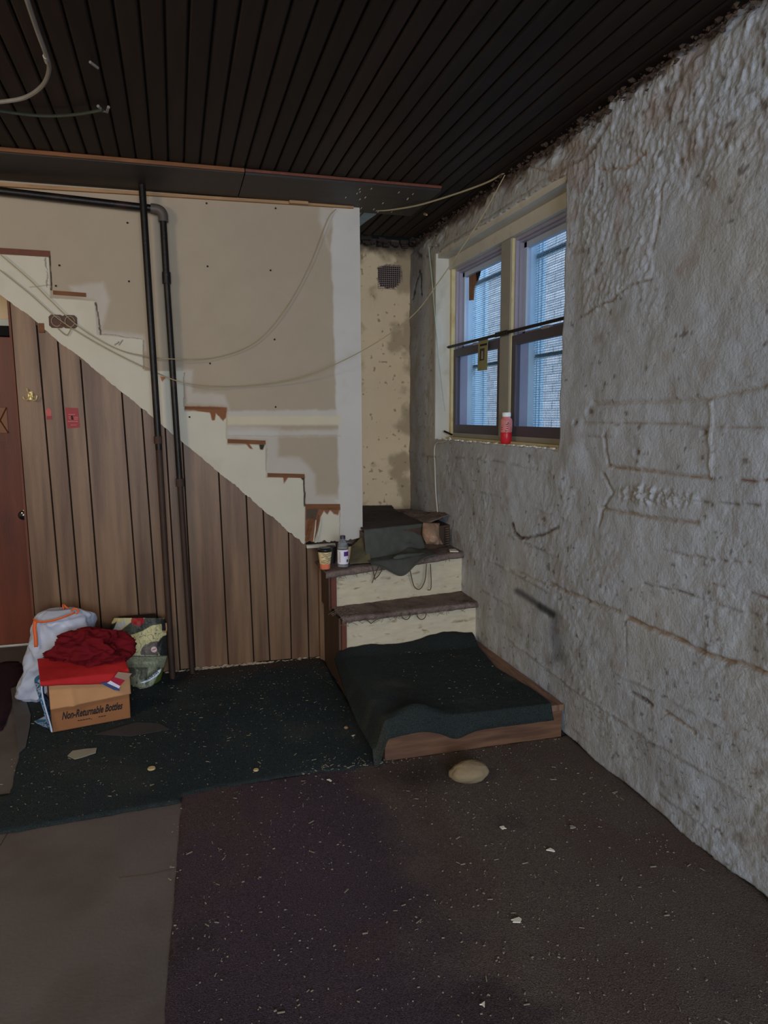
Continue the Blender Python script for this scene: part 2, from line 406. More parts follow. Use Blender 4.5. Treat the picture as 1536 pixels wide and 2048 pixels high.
V = np.stack([U, Y, Z], -1).reshape(-1, 3)
sw = mesh_obj('wall_stair', V, grid_faces(nu, nv)[:, ::-1].copy() if False else grid_faces(nu, nv), m_plaster, smooth=True, colors=Cc.reshape(-1, 3))
tag(sw, kind='structure')
wc = MB()
wc.prism([(dx_[1], dz_[1] + .12)] + [(a, b + .12) for a, b in zip(dx_[2:-1], dz_[2:-1])] + [(xk, .80), (XE - .004, .78), (XE - .004, 2.70), (dx_[1], 2.70)], 1, YS + 0.014, YS + 0.11)
wc.obj('wall_core', m_white, sw)
# tread ends showing as raw wood in the notches
for x0, y0, x1, y1, x2, y2 in [(-30, 494, 100, 502, 99, 514), (106, 581, 172, 586, 170, 594), (455, 878, 531, 881, 530, 889), (535, 946, 609, 948, 608, 956), (640, 1008, 680, 1008, 680, 1020), (611, 1008, 640, 1008, 640, 1018), (370, 813, 440, 815, 440, 819)]:
    a = at(x0, y0, 1, YS); b = at(x1, y1, 1, YS); c = at(x2, y2, 1, YS)
    hh = b[2] - c[2]
    MB().prism([(a[0], a[2] - hh), (b[0], b[2] - hh), (b[0], b[2]), (a[0], a[2])], 1, YS - 0.004, YS + 0.02).obj('tread_end', m_rawwood if x0 > 300 else m_red_edge if x0 < 0 else m_rawwood, sw)
# splintered laths at the foot of the stringer
for i, (x0, y0, x1, y1, r, mm) in enumerate([(628, 1035, 612, 1082, .007, m_rawwood), (622, 1030, 616, 1080, .006, m_rawwood), (632, 1040, 627, 1083, .005, m_white), (643, 1034, 634, 1083, .006, m_white), (637, 1030, 630, 1075, .004, m_rawwood), (617, 1040, 612, 1070, .006, m_rawwood)]):
    a = at(x0, y0, 1, YS - .008); b = at(x1, y1, 1, YS - .012)
    MB().tube([a, (a + b) / 2 + np.array([.002, 0, 0]), b], [r * .5, r, r * .8], 5).obj('lath', mm, sw)
a = at(613, 1092, 1, YS - .02); b = at(670, 1088, 1, YS - .02)
MB().box(a[0], b[0], YS - .035, YS, a[2] - .012, a[2] + .006).obj('ledge_strip', m_white, sw)
# screws
sc = MB()
for x, y in [(413, 407), (255, 446), (119, 531), (112, 572), (258, 563), (415, 533), (420, 727), (379, 834), (551, 417), (541, 541), (549, 679), (551, 814)]:
    p = at(x, y, 1, YS); sc.lathe([(0.0055, -0.006), (0.004, -0.0075)], (p[0], YS + .001, p[2]), 8, 1)
tag(sc.obj('screw_heads', m_ink, sw), kind='stuff')

# strip of pale wood along the top of the stair wall
a = at(0, 376, 1, YS - .01); b = at(700, 412, 1, YS - .01)
tag(MB().prism([(-1.6, 2.655), (b[0] + .02, 2.688), (b[0] + .02, 2.703), (-1.6, 2.672)], 1, YS - .02, YS + .01).obj('trim_1', m_tanwood), kind='structure')
a = at(578, 397, 1, YS - .03); b = at(616, 410, 1, YS - .03)
tag(MB().box(a[0], b[0], YS - .045, YS - .02, b[2], a[2]).obj('wood_block', m_tanwood, bevel=.003), 'short tan wood block nailed under the dark ceiling board above the stair wall', 'block')

# ---- alcove / back wall at YB with vent opening, cream
def backwall(name, x0, x1, z0, z1, nu, nv, vent=False):
    u = np.linspace(x0, x1, nu); z = np.linspace(z0, z1, nv); U, Z = np.meshgrid(u, z, indexing='ij')
    Y = YB + (fbm(U, Z, 3, 4, 41) - .5) * .03 + (fbm(U, Z, 22, 3, 42) - .5) * .006
    PX, PY = proj(np.stack([U, Y, Z], -1))
    C = np.ones(U.shape + (3,)) * np.array(S(172, 150, 121)) * (1 + .12 * (fbm(U, Z, 2.5, 4, 43) - .5))[..., None]
    def p(mk, col): nonlocal C; C = C * (1 - mk[..., None]) + np.array(col) * mk[..., None]
    grime = fbm(U, Z, 7, 5, 44)
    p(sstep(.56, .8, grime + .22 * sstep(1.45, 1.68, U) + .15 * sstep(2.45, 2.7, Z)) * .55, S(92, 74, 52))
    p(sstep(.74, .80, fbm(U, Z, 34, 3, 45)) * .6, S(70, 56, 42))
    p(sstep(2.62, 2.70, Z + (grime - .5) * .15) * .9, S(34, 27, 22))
    if vent:
        vp = [(757, 534), (775, 528), (803, 532), (804, 556), (797, 571), (786, 577), (762, 573), (757, 560)]
        m = inpoly(PX + (fbm(U, Z, 50, 2, 9) - .5) * 5, PY + (fbm(U, Z, 50, 2, 8) - .5) * 5, vp).astype(float)
        Y = Y + m * .05; p(m, S(26, 20, 18))
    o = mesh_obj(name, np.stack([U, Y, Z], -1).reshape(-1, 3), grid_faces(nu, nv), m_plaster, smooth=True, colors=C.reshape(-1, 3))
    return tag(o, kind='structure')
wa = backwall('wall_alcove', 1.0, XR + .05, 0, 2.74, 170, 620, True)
wb_ = backwall('wall_back', GX0, 1.0, 0, 2.9, 60, 60)
tag(MB().box(GX0, 1.95, YB + .07, YB + .17, -.1, 3.2).obj('wall_back_core', m_pit), kind='structure')
# vent mesh
vg = thing('vent_mesh', (1.53, YB, 2.49), 'square woven wire vent mesh set high in the cream alcove wall', 'vent')
vm = MB(); a = at(756, 527, 1, YB - .003); b = at(805, 579, 1, YB - .003)
n = 12
for k in range(n + 1):
    x = a[0] + (b[0] - a[0]) * k / n; vm.tube([(x, YB - .001, a[2] - .006 * abs(k - 6) / 3), (x, YB - .001, b[2] + .012 * (k > 8) * (k - 8))], .0021, 4)
    z = a[2] + (b[2] - a[2]) * k / n; vm.tube([(a[0], YB - .003, z), (b[0] - .012 * (k > 8) * (k - 8), YB - .003, z)], .0021, 4)
tag(vm.obj('wire_grid', mat('vent_wire', S(120, 104, 98), .6, .1), vg), kind='stuff')

# ---- right wall with window opening
WY0, WY1, WZ0, WZ1 = 2.945, 4.595, 1.335, 2.54
fy = np.concatenate([np.linspace(-4.0, 1.3, 24)[:-1], np.arange(1.3, WY0 - .004, .0078), np.linspace(WY0, WY1, 205), np.arange(WY1 + .008, YB + .06, .008)])
fz = np.concatenate([np.arange(0, .04, .008), np.arange(.04, WZ0 - .004, .0078), np.linspace(WZ0, WZ1, 150), np.arange(WZ1 + .008, 2.79, .0078)])
nu, nv = len(fy), len(fz)
Yg, Zg = np.meshgrid(fy, fz, indexing='ij')
PX, PY = proj(np.stack([np.full_like(Yg, XR), np.maximum(Yg, .9), Zg], -1))
d = (fbm(Yg, Zg, 1.6, 3, 51) - .5) * .035 + (fbm(Yg, Zg, 9, 4, 52) - .5) * .014
fine = (fbm(Yg + .6 * Zg, (Zg - .6 * Yg) * .35, 46, 4, 53) - .5) * .6 + (fbm(Yg, Zg, 110, 3, 153) - .5) * .7
rough_zone = np.clip(sstep(.42, .62, fbm(Yg, Zg, 2.6, 3, 54)) * .55 + sstep(2.15, 2.35, Zg + (fbm(Yg, Zg, 4, 3, 50) - .5) * .5) * (Yg < 3.1) * 1.0 + sstep(.75, .2, Zg) * .22, 0, 1.2)
d += fine * (.0015 + .013 * rough_zone)
d += -(np.abs(fbm(Yg * 2.2, Zg * .8, 20, 4, 56) - .5)) * .022 * sstep(2.2, 2.4, Zg) * (Yg < 3.0)
# shutter-board ridges in the lower wall (board-marked concrete)
bandz = (Zg + .015 * np.sin(Yg * 3)) / .19
fr = bandz - np.floor(bandz)
ridge = np.exp(-((fr - .5) / .03) ** 2) * sstep(.5, .62, fbm(Yg, Zg * .2 + np.floor(bandz) * 7, 3, 2, 57))
d -= ridge * .006 * (Zg < 1.5)
C = np.ones(Yg.shape + (3,)) * np.array(S(132, 136, 146)) * (1 + .13 * (fbm(Yg, Zg, 2.2, 4, 60) - .5) + .10 * (fbm(Yg, Zg, 14, 3, 61) - .5))[..., None]
def p(mk, col):
    global C
    mk = np.clip(mk, 0, 1); C = C * (1 - mk[..., None]) + np.array(col) * mk[..., None]
warm = np.array(S(134, 131, 126))
p(sstep(3.0, 4.0, Yg) * .35 + .45 * sstep(.45, .7, fbm(Yg, Zg, 1.5, 3, 62)), warm)
p(sstep(.66, .78, fbm(Yg, Zg, 11, 4, 63) + .06 * rough_zone) * .28, S(112, 100, 88))
p(sstep(.77, .83, fbm(Yg, Zg, 34, 3, 64) + .05 * rough_zone) * .7, S(66, 54, 46))
p(sstep(.70, .84, fbm(Yg, Zg, 6, 4, 65) + .16 * sstep(2.3, 2.6, Zg)) * .5, S(104, 84, 74))
p(sstep(2.66, 2.71, Zg + (fbm(Yg, Zg, 8, 4, 66) - .5) * .14) * .85, S(62, 42, 32))
p(sstep(4.85, 5.1, Yg + (fbm(Yg, Zg, 6, 4, 67) - .5) * .35) * .55, S(96, 84, 68))
p(np.clip(ridge * sstep(.42, .62, fbm(Yg, Zg, 16, 3, 167)), 0, 1) * .55 * (Zg < 1.6), S(86, 74, 66))
p(sstep(.55, .7, fbm(Yg, Zg, 5, 4, 168)) * sstep(.85, .3, Zg) * .25, S(96, 92, 92))
p(sstep(.70, .80, fbm(Yg, Zg, 22, 4, 169)) * sstep(.9, .3, Zg) * .5, S(84, 76, 72))
PXw = PX + (fbm(Yg, Zg, 14, 3, 70) - .5) * 10; PYw = PY + (fbm(Yg, Zg, 14, 3, 71) - .5) * 8
ok = Yg > 1.2
def crack(pts, wpx, depth, col, a=1.0, rag=1.0):
    global d
    q = seg_dist(PX + (PXw - PX) * rag, PY + (PYw - PY) * rag, pts)
    m = sstep(wpx, 0, q) * ok; d = d + m * depth; p(sstep(wpx * 1.1, wpx * .3, q) * a * ok * (.6 + .4 * (fbm(Yg, Zg, 40, 2, 72) > .45)), col)
rb = S(104, 84, 64); dkk = S(60, 50, 44)
crack([(1215, 931), (1290, 940), (1360, 950), (1425, 956)], 3.5, .012, rb, .9, .5)
crack([(1480, 960), (1536, 961)], 3.5, .012, S(90, 60, 48), .9, .4)
crack([(1203, 1015), (1235, 1022), (1310, 1035), (1400, 1045)], 5, .01, S(104, 88, 70), .7)
crack([(1260, 1236), (1330, 1265), (1400, 1302), (1470, 1325), (1560, 1355)], 6, .016, rb, .9, 1.1)
crack([(1100, 1168), (1150, 1190), (1240, 1222)], 5, .01, S(104, 88, 70), .6)
crack([(1020, 1138), (1090, 1168)], 3, .008, S(104, 88, 70), .5)
crack([(1290, 1165), (1390, 1190), (1480, 1222), (1540, 1235)], 2.5, .008, dkk, .7, .5)
crack([(1185, 806), (1330, 803), (1420, 798), (1536, 772)], 5, .01, S(108, 94, 78), .5)
crack([(1170, 846), (1280, 846), (1430, 851), (1536, 858)], 3, .008, S(96, 82, 68), .6)
crack([(1026, 1048), (1030, 1066), (1044, 1078)], 4, .014, dkk, 1, .3)
crack([(1044, 1078), (1085, 1070), (1120, 1055)], 4, .012, dkk, .8, 1.2)
crack([(1265, 1385), (1290, 1398), (1305, 1411)], 4, .014, dkk, .9, .3)
crack([(1330, 1420), (1358, 1440), (1392, 1465)], 3.5, .01, rb, .8, .6)
crack([(1330, 1100), (1425, 1118), (1500, 1125)], 2.5, .008, S(84, 62, 52), .6, .5)
crack([(1385, 1000), (1470, 1008), (1536, 1010)], 2.5, .008, dkk, .6, .5)
crack([(1425, 1165), (1450, 1172)], 3, .008, S(84, 62, 52), .8, .2); crack([(1500, 1185), (1536, 1195)], 3, .008, S(84, 62, 52), .8, .2)
crack([(1168, 632), (1195, 612), (1225, 600), (1260, 573), (1300, 560)], 3, .008, S(86, 72, 58), .8, .4)
crack([(1325, 362), (1320, 420), (1305, 500)], 3, .006, S(96, 82, 70), .6, .6)
crack([(1195, 338), (1225, 340), (1255, 335), (1290, 305)], 4, .012, S(112, 84, 56), .7, .6)
crack([(1148, 325), (1180, 300), (1215, 250)], 5, .014, S(74, 64, 54), .7, 1)
crack([(840, 548), (843, 590)], 3, .02, S(34, 28, 24), 1, .3); crack([(838, 540), (830, 570), (824, 598)], 2.5, .015, S(34, 28, 24), .9, .4)
crack([(1215, 870), (1218, 930)], 4, .008, S(96, 84, 72), .5, .8); crack([(1425, 800), (1425, 955)], 3, -.008, S(130, 128, 126), .4, .6)
crack([(1205, 950), (1228, 985), (1205, 1018), (1200, 1050)], 3.5, .01, S(84, 72, 60), .6, 1)
crack([(1255, 1238), (1256, 1330)], 2, .004, S(96, 92, 90), .5, .3)
crack([(1045, 330), (1100, 345), (1145, 330)], 3, .01, S(90, 74, 58), .5, .6)
crack([(880, 500), (960, 445), (1040, 392), (1130, 335)], 2, .006, S(92, 82, 68), .7, .3)
for x, y in [(1355, 155), (1520, 205), (1222, 335), (1190, 541), (1152, 845), (1180, 825), (1275, 905), (1415, 865), (1440, 155), (838, 510), (1450, 290)]:
    q = np.hypot(PXw - x, PYw - y); d += sstep(9, 0, q) * .015 * ok; p(sstep(7, 2, q) * .8 * ok, S(70, 54, 46))
# rough raised patch beside the window and lumps
m = sstep(6, -6, sd(PXw, PYw, [(1165, 435), (1190, 402), (1240, 400), (1325, 362), (1320, 420), (1305, 500), (1298, 560), (1225, 600), (1168, 632), (1163, 560)]))
d += m * (-.005 + fine * .012)
m = sstep(8, -8, sd(PXw, PYw, [(1235, 975), (1290, 972), (1400, 990), (1390, 1015), (1290, 1008), (1240, 1000)]))
d += m * (fine * .04)
for x0, y0, x1, y1, wd in [(1130, 905, 1115, 960, 30), (1150, 860, 1150, 930, 30)]:
    q = seg_dist(PXw, PYw, [(x0, y0), (x1, y1)]); d -= sstep(wd, 0, q) * .012
# scuffed soot marks
for pts, wd, a in [([(1035, 1182), (1070, 1205), (1105, 1228)], 11, .9), ([(1112, 1232), (1110, 1270), (1118, 1310)], 20, .55), ([(1100, 1320), (1125, 1318)], 22, .3)]:
    q = seg_dist(PX, PY, pts); p(sstep(wd, wd * .1, q) * a, S(60, 60, 66))
p(sstep(10, 2, seg_dist(PX, PY, [(1080, 1212), (1106, 1230)])) * .8, S(38, 38, 42))
# ragged brown break-outs at the ceiling line
d += sstep(2.62, 2.72, Zg + (fbm(Yg, Zg, 7, 3, 80) - .5) * .2) * .03
# gap at the foot of the wall
q = Zg + (fbm(Yg, Zg * 0, 6, 3, 81) - .5) * .03
p(sstep(.018, .006, q), S(18, 15, 14)); d += sstep(.02, 0, q) * .03
# keep geometry flat around the opening
keep = ~((Yg[:-1, :-1] > WY0 - .002) & (Yg[:-1, :-1] < WY1 - .004) & (Zg[:-1, :-1] > WZ0 - .002) & (Zg[:-1, :-1] < WZ1 - .004))
nearw = sstep(.10, .0, np.maximum(np.maximum(WY0 - Yg, Yg - WY1), np.maximum(WZ0 - Zg, Zg - WZ1)))
Yd = Yg + nearw * (fbm(Zg, Yg * 0, 7, 3, 83) - .5) * .035 * (Yg < 3.2) * sstep(1.2, WZ0, Zg)
Zd = Zg + nearw * (fbm(Yg, Yg * 0, 9, 3, 84) - .5) * .014
d = d * (1 - .65 * nearw)
P = np.stack([XR + d, Yd, Zd], -1).reshape(-1, 3)
wr = mesh_obj('wall_right', P, grid_faces(nu, nv, keep)[:, ::-1].copy(), m_wallR, smooth=True, colors=C.reshape(-1, 3))
solid(wr, .16, -1); tag(wr, kind='structure')
# the solid wall further out (masonry around the opening)
mo = MB().box(XR + .17, XR + .33, -4.1, WY0 - .03, -.1, 3.2).box(XR + .17, XR + .33, WY1 + .01, 5.3, -.1, 3.2).box(XR + .17, XR + .33, WY0 - .03, WY1 + .01, -.1, WZ0 - .005).box(XR + .17, XR + .33, WY0 - .03, WY1 + .01, WZ1 + .01, 3.2)
mo.obj('masonry', m_mortar, wr)

# ---- ceiling: backing + individual boards
ce = MB().box(GX0, 1.95, GY0, 4.96, ZC + .018, ZC + .12).box(GX0, 1.95, 4.9, 5.3, 3.0, 3.1).obj('ceiling', m_pit); tag(ce, kind='structure')
bw = .0735
prof = [(0.0035, 0.016), (0.0035, .006), (.009, .0), (bw - .009, 0), (bw - .0035, .006), (bw - .0035, .016)]
mb = MB().prism([(a, b) for a, b in prof], 1, GY0, 4.955)
proto = None; x = XR + .03 - bw; k = 0
while x > GX0 - .02:
    if proto is None:
        proto = mb.obj('ceiling_board', m_ceil, ce); o = proto
    else:
        o = proto.copy(); COL.objects.link(o); o.parent = ce
    o.location = (x, 0, ZC + rnd.uniform(-.0015, .0015)); x -= bw; k += 1
# light-blue painted board ends by the wall end
sb = mat('light_blue_board', S(120, 138, 142), .6, .15, 12, .2, 40)
a = at(722, 420, 2, ZC - .008); b = at(752, 421, 2, ZC - .008); c = at(722, 470, 2, ZC - .008); e = at(735, 420, 2, ZC - .008); g = at(722, 440, 2, ZC - .008)
MB().prism([(1.075, 4.30), (1.135, 4.30), (1.135, 4.62), (1.075, 4.66)], 2, ZC - .012, ZC).obj('blue_board', sb, ce)
MB().prism([(1.145, 4.30), (1.222, 4.30), (1.225, 4.42), (1.205, 4.60), (1.19, 4.84), (1.145, 4.90)], 2, ZC - .012, ZC).obj('blue_board', sb, ce)
# soffit boards over the stair wall
so = thing('trim_2', (0, 4.0, 2.70), kind='structure')
zs = 2.698
for x0, x1, y0, y1, zz in [(GX0, .384, 3.835, 4.28, zs), (.388, 1.431, 3.835, 4.03, zs - .002), (.388, 1.431, 4.034, 4.36, zs)]:
    MB().box(x0, x1, y0, y1, zz, ZC + .005).obj('board', m_soffit, so, bevel=.002)
MB().box(GX0, .384, 3.820, 3.834, zs + .004, ZC).obj('raw_edge', m_rawwood, so, bevel=.003)
MB().box(.388, 1.43, 3.824, 3.834, zs + .008, ZC).obj('raw_edge', m_red_edge, so, bevel=.003)
# white scratches on the soffit
for i in range(16):
    x = rnd.uniform(.95, 1.35); y = rnd.uniform(3.88, 4.3); MB().box(x, x + .002, y, y + rnd.uniform(.015, .03), zs - .004, zs - .001).obj('paint_scratch', m_chip, so)
# top of the alcove wall / dark rubble at the back
rb_ = MB()
for i in range(60):
    x = rnd.uniform(1.1, 1.68); y = rnd.uniform(5.02, 5.12); z = 2.70 + rnd.uniform(-.01, .03); s = rnd.uniform(.01, .03)
    rb_.box(x, x + s * 1.6, y, y + s, z - s * .5, z + s * .5)
tag(rb_.obj('loose_rubble', mat('dark_rubble', S(40, 30, 26), .9, .3, 20)), 'dark loose rubble along the top edge of the cream alcove wall', 'rubble', kind='stuff')
# debris strip where right wall meets the ceiling
dbm = MB()
for i in range(520):
    y = rnd.uniform(1.7, 5.05); s = rnd.uniform(.004, .022) * rnd.random() + .003; z = 2.708 - abs(rnd.gauss(0, .02)); xx = XR - rnd.uniform(-.01, .03)
    c0_ = np.array([xx, y, z]); V_ = [c0_ + np.array(q_) * s * rnd.uniform(.4, .9) for q_ in ((1, 0, 0), (0, 1.6, 0), (-1, 0, 0), (0, -1.6, 0), (0, 0, .8), (0, 0, -.8))]
    dbm.add(V_, [(0, 1, 4), (1, 2, 4), (2, 3, 4), (3, 0, 4), (1, 0, 5), (2, 1, 5), (3, 2, 5), (0, 3, 5)])
tag(dbm.obj('crumbled_edge', mat('brown_crumble', S(52, 40, 34), .9, .4, 20, .5, 60)), 'crumbling brown plaster edge between the dark ceiling and the right wall', 'plaster crumbs', kind='stuff')

# ---- panelling below the stringer: individual planks
pan = thing('wall_panelling', (0, YS + .01, 0), kind='structure')
gx_px = [(18, 600, 70, 1235), (72, 640, 126, 1215), (115, 682, 163, 1215), (160, 712, 205, 1260), (243, 782, 281, 1235), (283, 817, 317, 1235), (330, 856, 356, 1240), (365, 890, 390, 1335), (437, 942, 457, 1328), (492, 988, 508, 1325), (526, 1015, 540, 1320), (577, 1060, 583, 1317), (613, 1095, 618, 1312), (650, 1110, 651, 1305)]
gxs = []
for x0, y0, x1, y1 in gx_px:
    a = at(x0, y0, 1, YS + .008); b = at(x1, y1, 1, YS + .008); gxs.append((a[0], b[0]))
def ztopd(x): return float(np.interp(x, list(dx_) + [xk + .02, 1.2], list(dz_) + [.72, .70]))
for i in range(len(gxs) - 1):
    (t0, b0), (t1, b1) = gxs[i], gxs[i + 1]; g = .0035
    zt0 = ztopd(t0 + .001) + .04; zt1 = ztopd(t1) + .04
    if i >= 11: zt0 = min(zt0, .80); zt1 = .74
    if i == len(gxs) - 2: zt0 = zt1 = .70
    zbm = .012 + rnd.uniform(-.004, .004)
    MB().prism([(b0 + g, zbm), (b1 - g, zbm), (t1 - g, zt1), (t0 + g, zt0)], 1, YS + .009, YS + .022).obj('plank', m_plank, pan, bevel=.0016, seg=1)
MB().prism([(gxs[0][1] + .005, 0), (gxs[-1][0], 0), (gxs[-1][0], .66), (gxs[0][0] + .01, ztopd(gxs[0][0]) - .02)], 1, YS + .023, YS + .05).obj('backing_sheet', m_pit, pan)
MB().prism([(gxs[0][1] - .010, 0), (gxs[0][1] + .001, 0), (gxs[0][0] + .001, ztopd(gxs[0][0]) + .02), (gxs[0][0] - .010, ztopd(gxs[0][0] - .02) + .02)], 1, YS + .004, YS + .06).obj('edge_strip', m_red_edge, pan)
# orange torn bits at plank tops
a = at(80, 642, 1, YS)
MB().box(a[0] - .01, a[0] + .02, YS + .0, YS + .008, a[2] - .06, a[2] - .01).obj('torn_veneer', m_rawwood, pan, bevel=.003)
# baseboard remnants / pale chips along the foot
bl = MB()
for i in range(240):
    x = rnd.uniform(.02, .50) if i % 3 else rnd.uniform(-.12, .80); s_ = .002 + .012 * rnd.random() ** 2; c0_ = np.array([x, YS - rnd.uniform(-.004, .022), .010 + s_ * .3])
    bl.add([c0_ + np.array(q_) * s_ * rnd.uniform(.5, 1) for q_ in ((2, 0, 0), (0, 1, 0), (-2, 0, 0), (0, -1, 0), (0, 0, .7), (0, 0, -.7))], [(0, 1, 4), (1, 2, 4), (2, 3, 4), (3, 0, 4), (1, 0, 5), (2, 1, 5), (3, 2, 5), (0, 3, 5)])
tag(bl.obj('plaster_crumbs', mat('dusty_plaster', S(124, 112, 96), .9), pan), kind='stuff')

# ---- door at the back left and its casing
dx1 = float(at(75, 1000, 1, YB - .03)[0]) + .05; dx0 = dx1 - .86; dth = 2.055
dn = thing('door_1', ((dx0 + dx1) / 2, YB - .03, 0), kind='structure')
MB().box(dx0, dx1, YB - .055, YB - .02, .015, dth - .06).obj('leaf', m_door, dn, bevel=.003)
kx, ky, kz = at(47, 1030, 1, YB - .09)
MB().lathe([(.012, 0), (.012, .03), (.026, .04), (.03, .055), (.022, .068), (.004, .072)][::1], (kx, YB - .055, kz), 16, 1)
kn = MB()
kn.lathe([(.030, -.002), (.030, -.006), (.012, -.010), (.012, -.030), (.024, -.040), (.029, -.055), (.022, -.068), (.004, -.073)], (kx, YB - .055, kz), 18, 1)
kn.obj('knob', mat('black_gloss_knob', (.01, .01, .012), .12, 0, spec=.8), dn, smooth=True)
# amber square ornament with a cross of mouldings
for qx, qy in [(3, 841), ]:
    a = at(-16, 815, 1, YB - .06); b = at(17, 866, 1, YB - .06)
    orn = MB().box(a[0], b[0], YB - .062, YB - .054, b[2], a[2]).obj('ornament', m_doororn, dn, bevel=.002)
    MB().tube([(a[0], YB - .064, a[2]), (b[0], YB - .064, b[2])], .004, 5).tube([(a[0], YB - .064, b[2]), (b[0], YB - .064, a[2])], .004, 5).obj('cross_moulding', m_door, orn)
MB().box(dx0 - .02, dx1 + .02, YB - .05, YB, dth + .005, dth + .05).obj('head_casing', m_white, dn, bevel=.003)
MB().box(dx0 - .02, dx1 + .02, YB - .10, YB - .0, dth - .055, dth + .004).obj('head_gap_shade', m_pit, dn)  # solid black bar standing in for the shade in the gap above the leaf
MB().box(dx0 - .02, dx1 + .1, YB - .06, YB - .025, 0, .014).obj('threshold', mat('aluminium_threshold', S(150, 146, 138), .4, .1, metal=.5), dn, bevel=.002)

# ================================================================== WINDOWS
SX = XR + .15      # plane of the sash faces
MUY0, MUY1 = 3.69, 3.815
fr = thing('window_3', (XR + .08, 3.75, WZ0), kind='structure')     # the shared timber frame of the pair
MB().box(XR - .004, SX + .03, WY1 - .012, WY1 + .02, WZ0 + .004, WZ1).obj('side_casing', m_white, fr, bevel=.002)
MB().box(XR + .095, SX + .02, WY1 - .045, WY1 - .010, WZ0 + .02, WZ1 - .03).obj('side_stop', m_cream, fr, bevel=.004)
MB().box(XR + .01, SX + .03, WY0 - .02, WY1 - .012, WZ1 - .03, WZ1 + .012).obj('head_board', m_white, fr, bevel=.002)
MB().box(XR + .085, SX + .03, WY0 - .02, WY1 - .012, WZ1 - .10, WZ1 - .03).obj('head_casing', m_white, fr, bevel=.003)
MB().box(XR + .10, SX + .02, MUY0 + .004, MUY1, WZ0 + .03, WZ1 - .09).obj('mullion', m_grayp, fr, bevel=.003)
MB().box(XR + .105, SX + .015, MUY0 - .006, MUY0 + .004, WZ0 + .05, WZ1 - .10).obj('mullion_stop', m_cream, fr, bevel=.002)
MB().box(XR + .02, SX + .04, WY0 - .02, WY1, WZ0 - .01, WZ0 + .006).obj('sill_board', m_white, fr, bevel=.002)
MB().box(XR + .07, SX + .03, WY0 - .02, WY1 - .01, WZ0 + .006, WZ0 + .018).obj('sill_step', m_cream, fr, bevel=.002)
MB().box(XR + .11, SX + .03, WY0 - .02, WY1 - .01, WZ0 + .018, WZ0 + .045).obj('sill_stop', m_grayp, fr, bevel=.002)
sf = MB()
for i in range(90):
    y = rnd.uniform(WY0, WY1 - .05); s = rnd.uniform(.004, .014); xx = XR + rnd.uniform(.0, .03)
    sf.box(xx, xx + s, y, y + s * 2, WZ0 + .002, WZ0 + .004 + s * .4)
tag(sf.obj('plaster_flakes', m_chip, fr), kind='stuff')

def sash_window(name, y0, y1, xj=XR + .335):
    t = thing(name, (SX, (y0 + y1) / 2, WZ0 + .05), kind='structure')
    zb0, zt, zm = WZ0 + .045, WZ1 - .10, 1.925
    # vinyl outer frame, stepped
    f = MB()
    for (a, b, dx) in ((0, .016, 0.0), (.016, .028, .018)):
        f.box(SX - .03 + dx, SX + .05, y1 - b, y1 - a, zb0, zt).box(SX - .03 + dx, SX + .05, y0 + a, y0 + b, zb0, zt)
        f.box(SX - .03 + dx, SX + .05, y0 + b, y1 - b, zt - b, zt - a)
    f.obj('frame', m_vinyl, t, bevel=.0015)
    g = .028
    # upper sash (further out)
    us = MB(); xo = SX + .010
    us.box(xo, xo + .03, y1 - g - .032, y1 - g, zm - .02, zt - g).box(xo, xo + .03, y0 + g, y0 + g + .032, zm - .02, zt - g)
    us.box(xo, xo + .03, y0 + g, y1 - g, zt - g - .03, zt - g).box(xo, xo + .03, y0 + g, y1 - g, zm - .02, zm + .02)
    u_ = us.obj('upper_sash', mat(name + '_sash_paint', S(140, 150, 168), .45, .05), t, bevel=.002)
    MB().box(xo + .012, xo + .016, y0 + g + .03, y1 - g - .03, zm + .018, zt - g - .028).obj('pane', m_glass, u_)
    # lower sash, dark
    ls = MB(); xo = SX - .040
    ls.box(xo, xo + .03, y1 - .05, y1 - .004, zb0, zm).box(xo, xo + .03, y0 + .004, y0 + .05, zb0, zm)
    ls.box(xo, xo + .03, y0 + .05, y1 - .05, zb0, zb0 + .055).box(xo, xo + .03, y0 + .05, y1 - .05, zm - .05, zm)
    l_ = ls.obj('lower_sash', m_vinylD, t, bevel=.002)
    MB().box(xo + .012, xo + .016, y0 + .048, y1 - .048, zb0 + .053, zm - .048).obj('pane', m_glass, l_)
    MB().box(xo - .006, xo + .02, (y0 + y1) / 2 - .04, (y0 + y1) / 2 + .03, zm - .004, zm + .012).obj('latch', m_vinyl, l_, bevel=.003)
    # outer reveal (bluish white jamb far side) and storm bars
    MB().box(SX + .05, xj, y1 - .026, y1 + .0, zb0 - .02, zt + .02).box(SX + .10, SX + .112, y1 - .034, y1 - .026, zb0, zt).box(xj - .02, xj, y1 - .04, y1 - .026, zb0, zt).obj('outer_jamb', m_jambout, t, bevel=.002)
    MB().box(SX + .07, XR + .335, y0 - .0, y0 + .03, zb0 - .02, zt + .02).obj('outer_jamb', m_jambout, t)
    MB().box(SX + .07, XR + .36, y0, y1, zb0 - .03, zb0).obj('outer_sill', m_jambout, t)
    for z in (2.345, 1.815): MB().box(XR + .24, XR + .26, y0 + .03, y1 - .026, z - .010, z + .010).obj('storm_rail', m_storm, t)
    # woven wire mesh outside the glass
    wm = MB(); xo = SX + .085; p_ = .0127; q_ = .0024
    z = zb0 + .01
    while z < zt - .02: wm.box(xo, xo + q_, y0 + .03, y1 - .02, z, z + q_); z += p_
    y = y0 + .03
    while y < y1 - .02: wm.box(xo + q_, xo + 2 * q_, y, y + .0018, zb0, zt - .02); y += p_
    tag(wm.obj('wire_mesh', m_mesh, t), kind='stuff')
    return t
w1 = sash_window('window_1', MUY1 + .0, WY1 - .045)
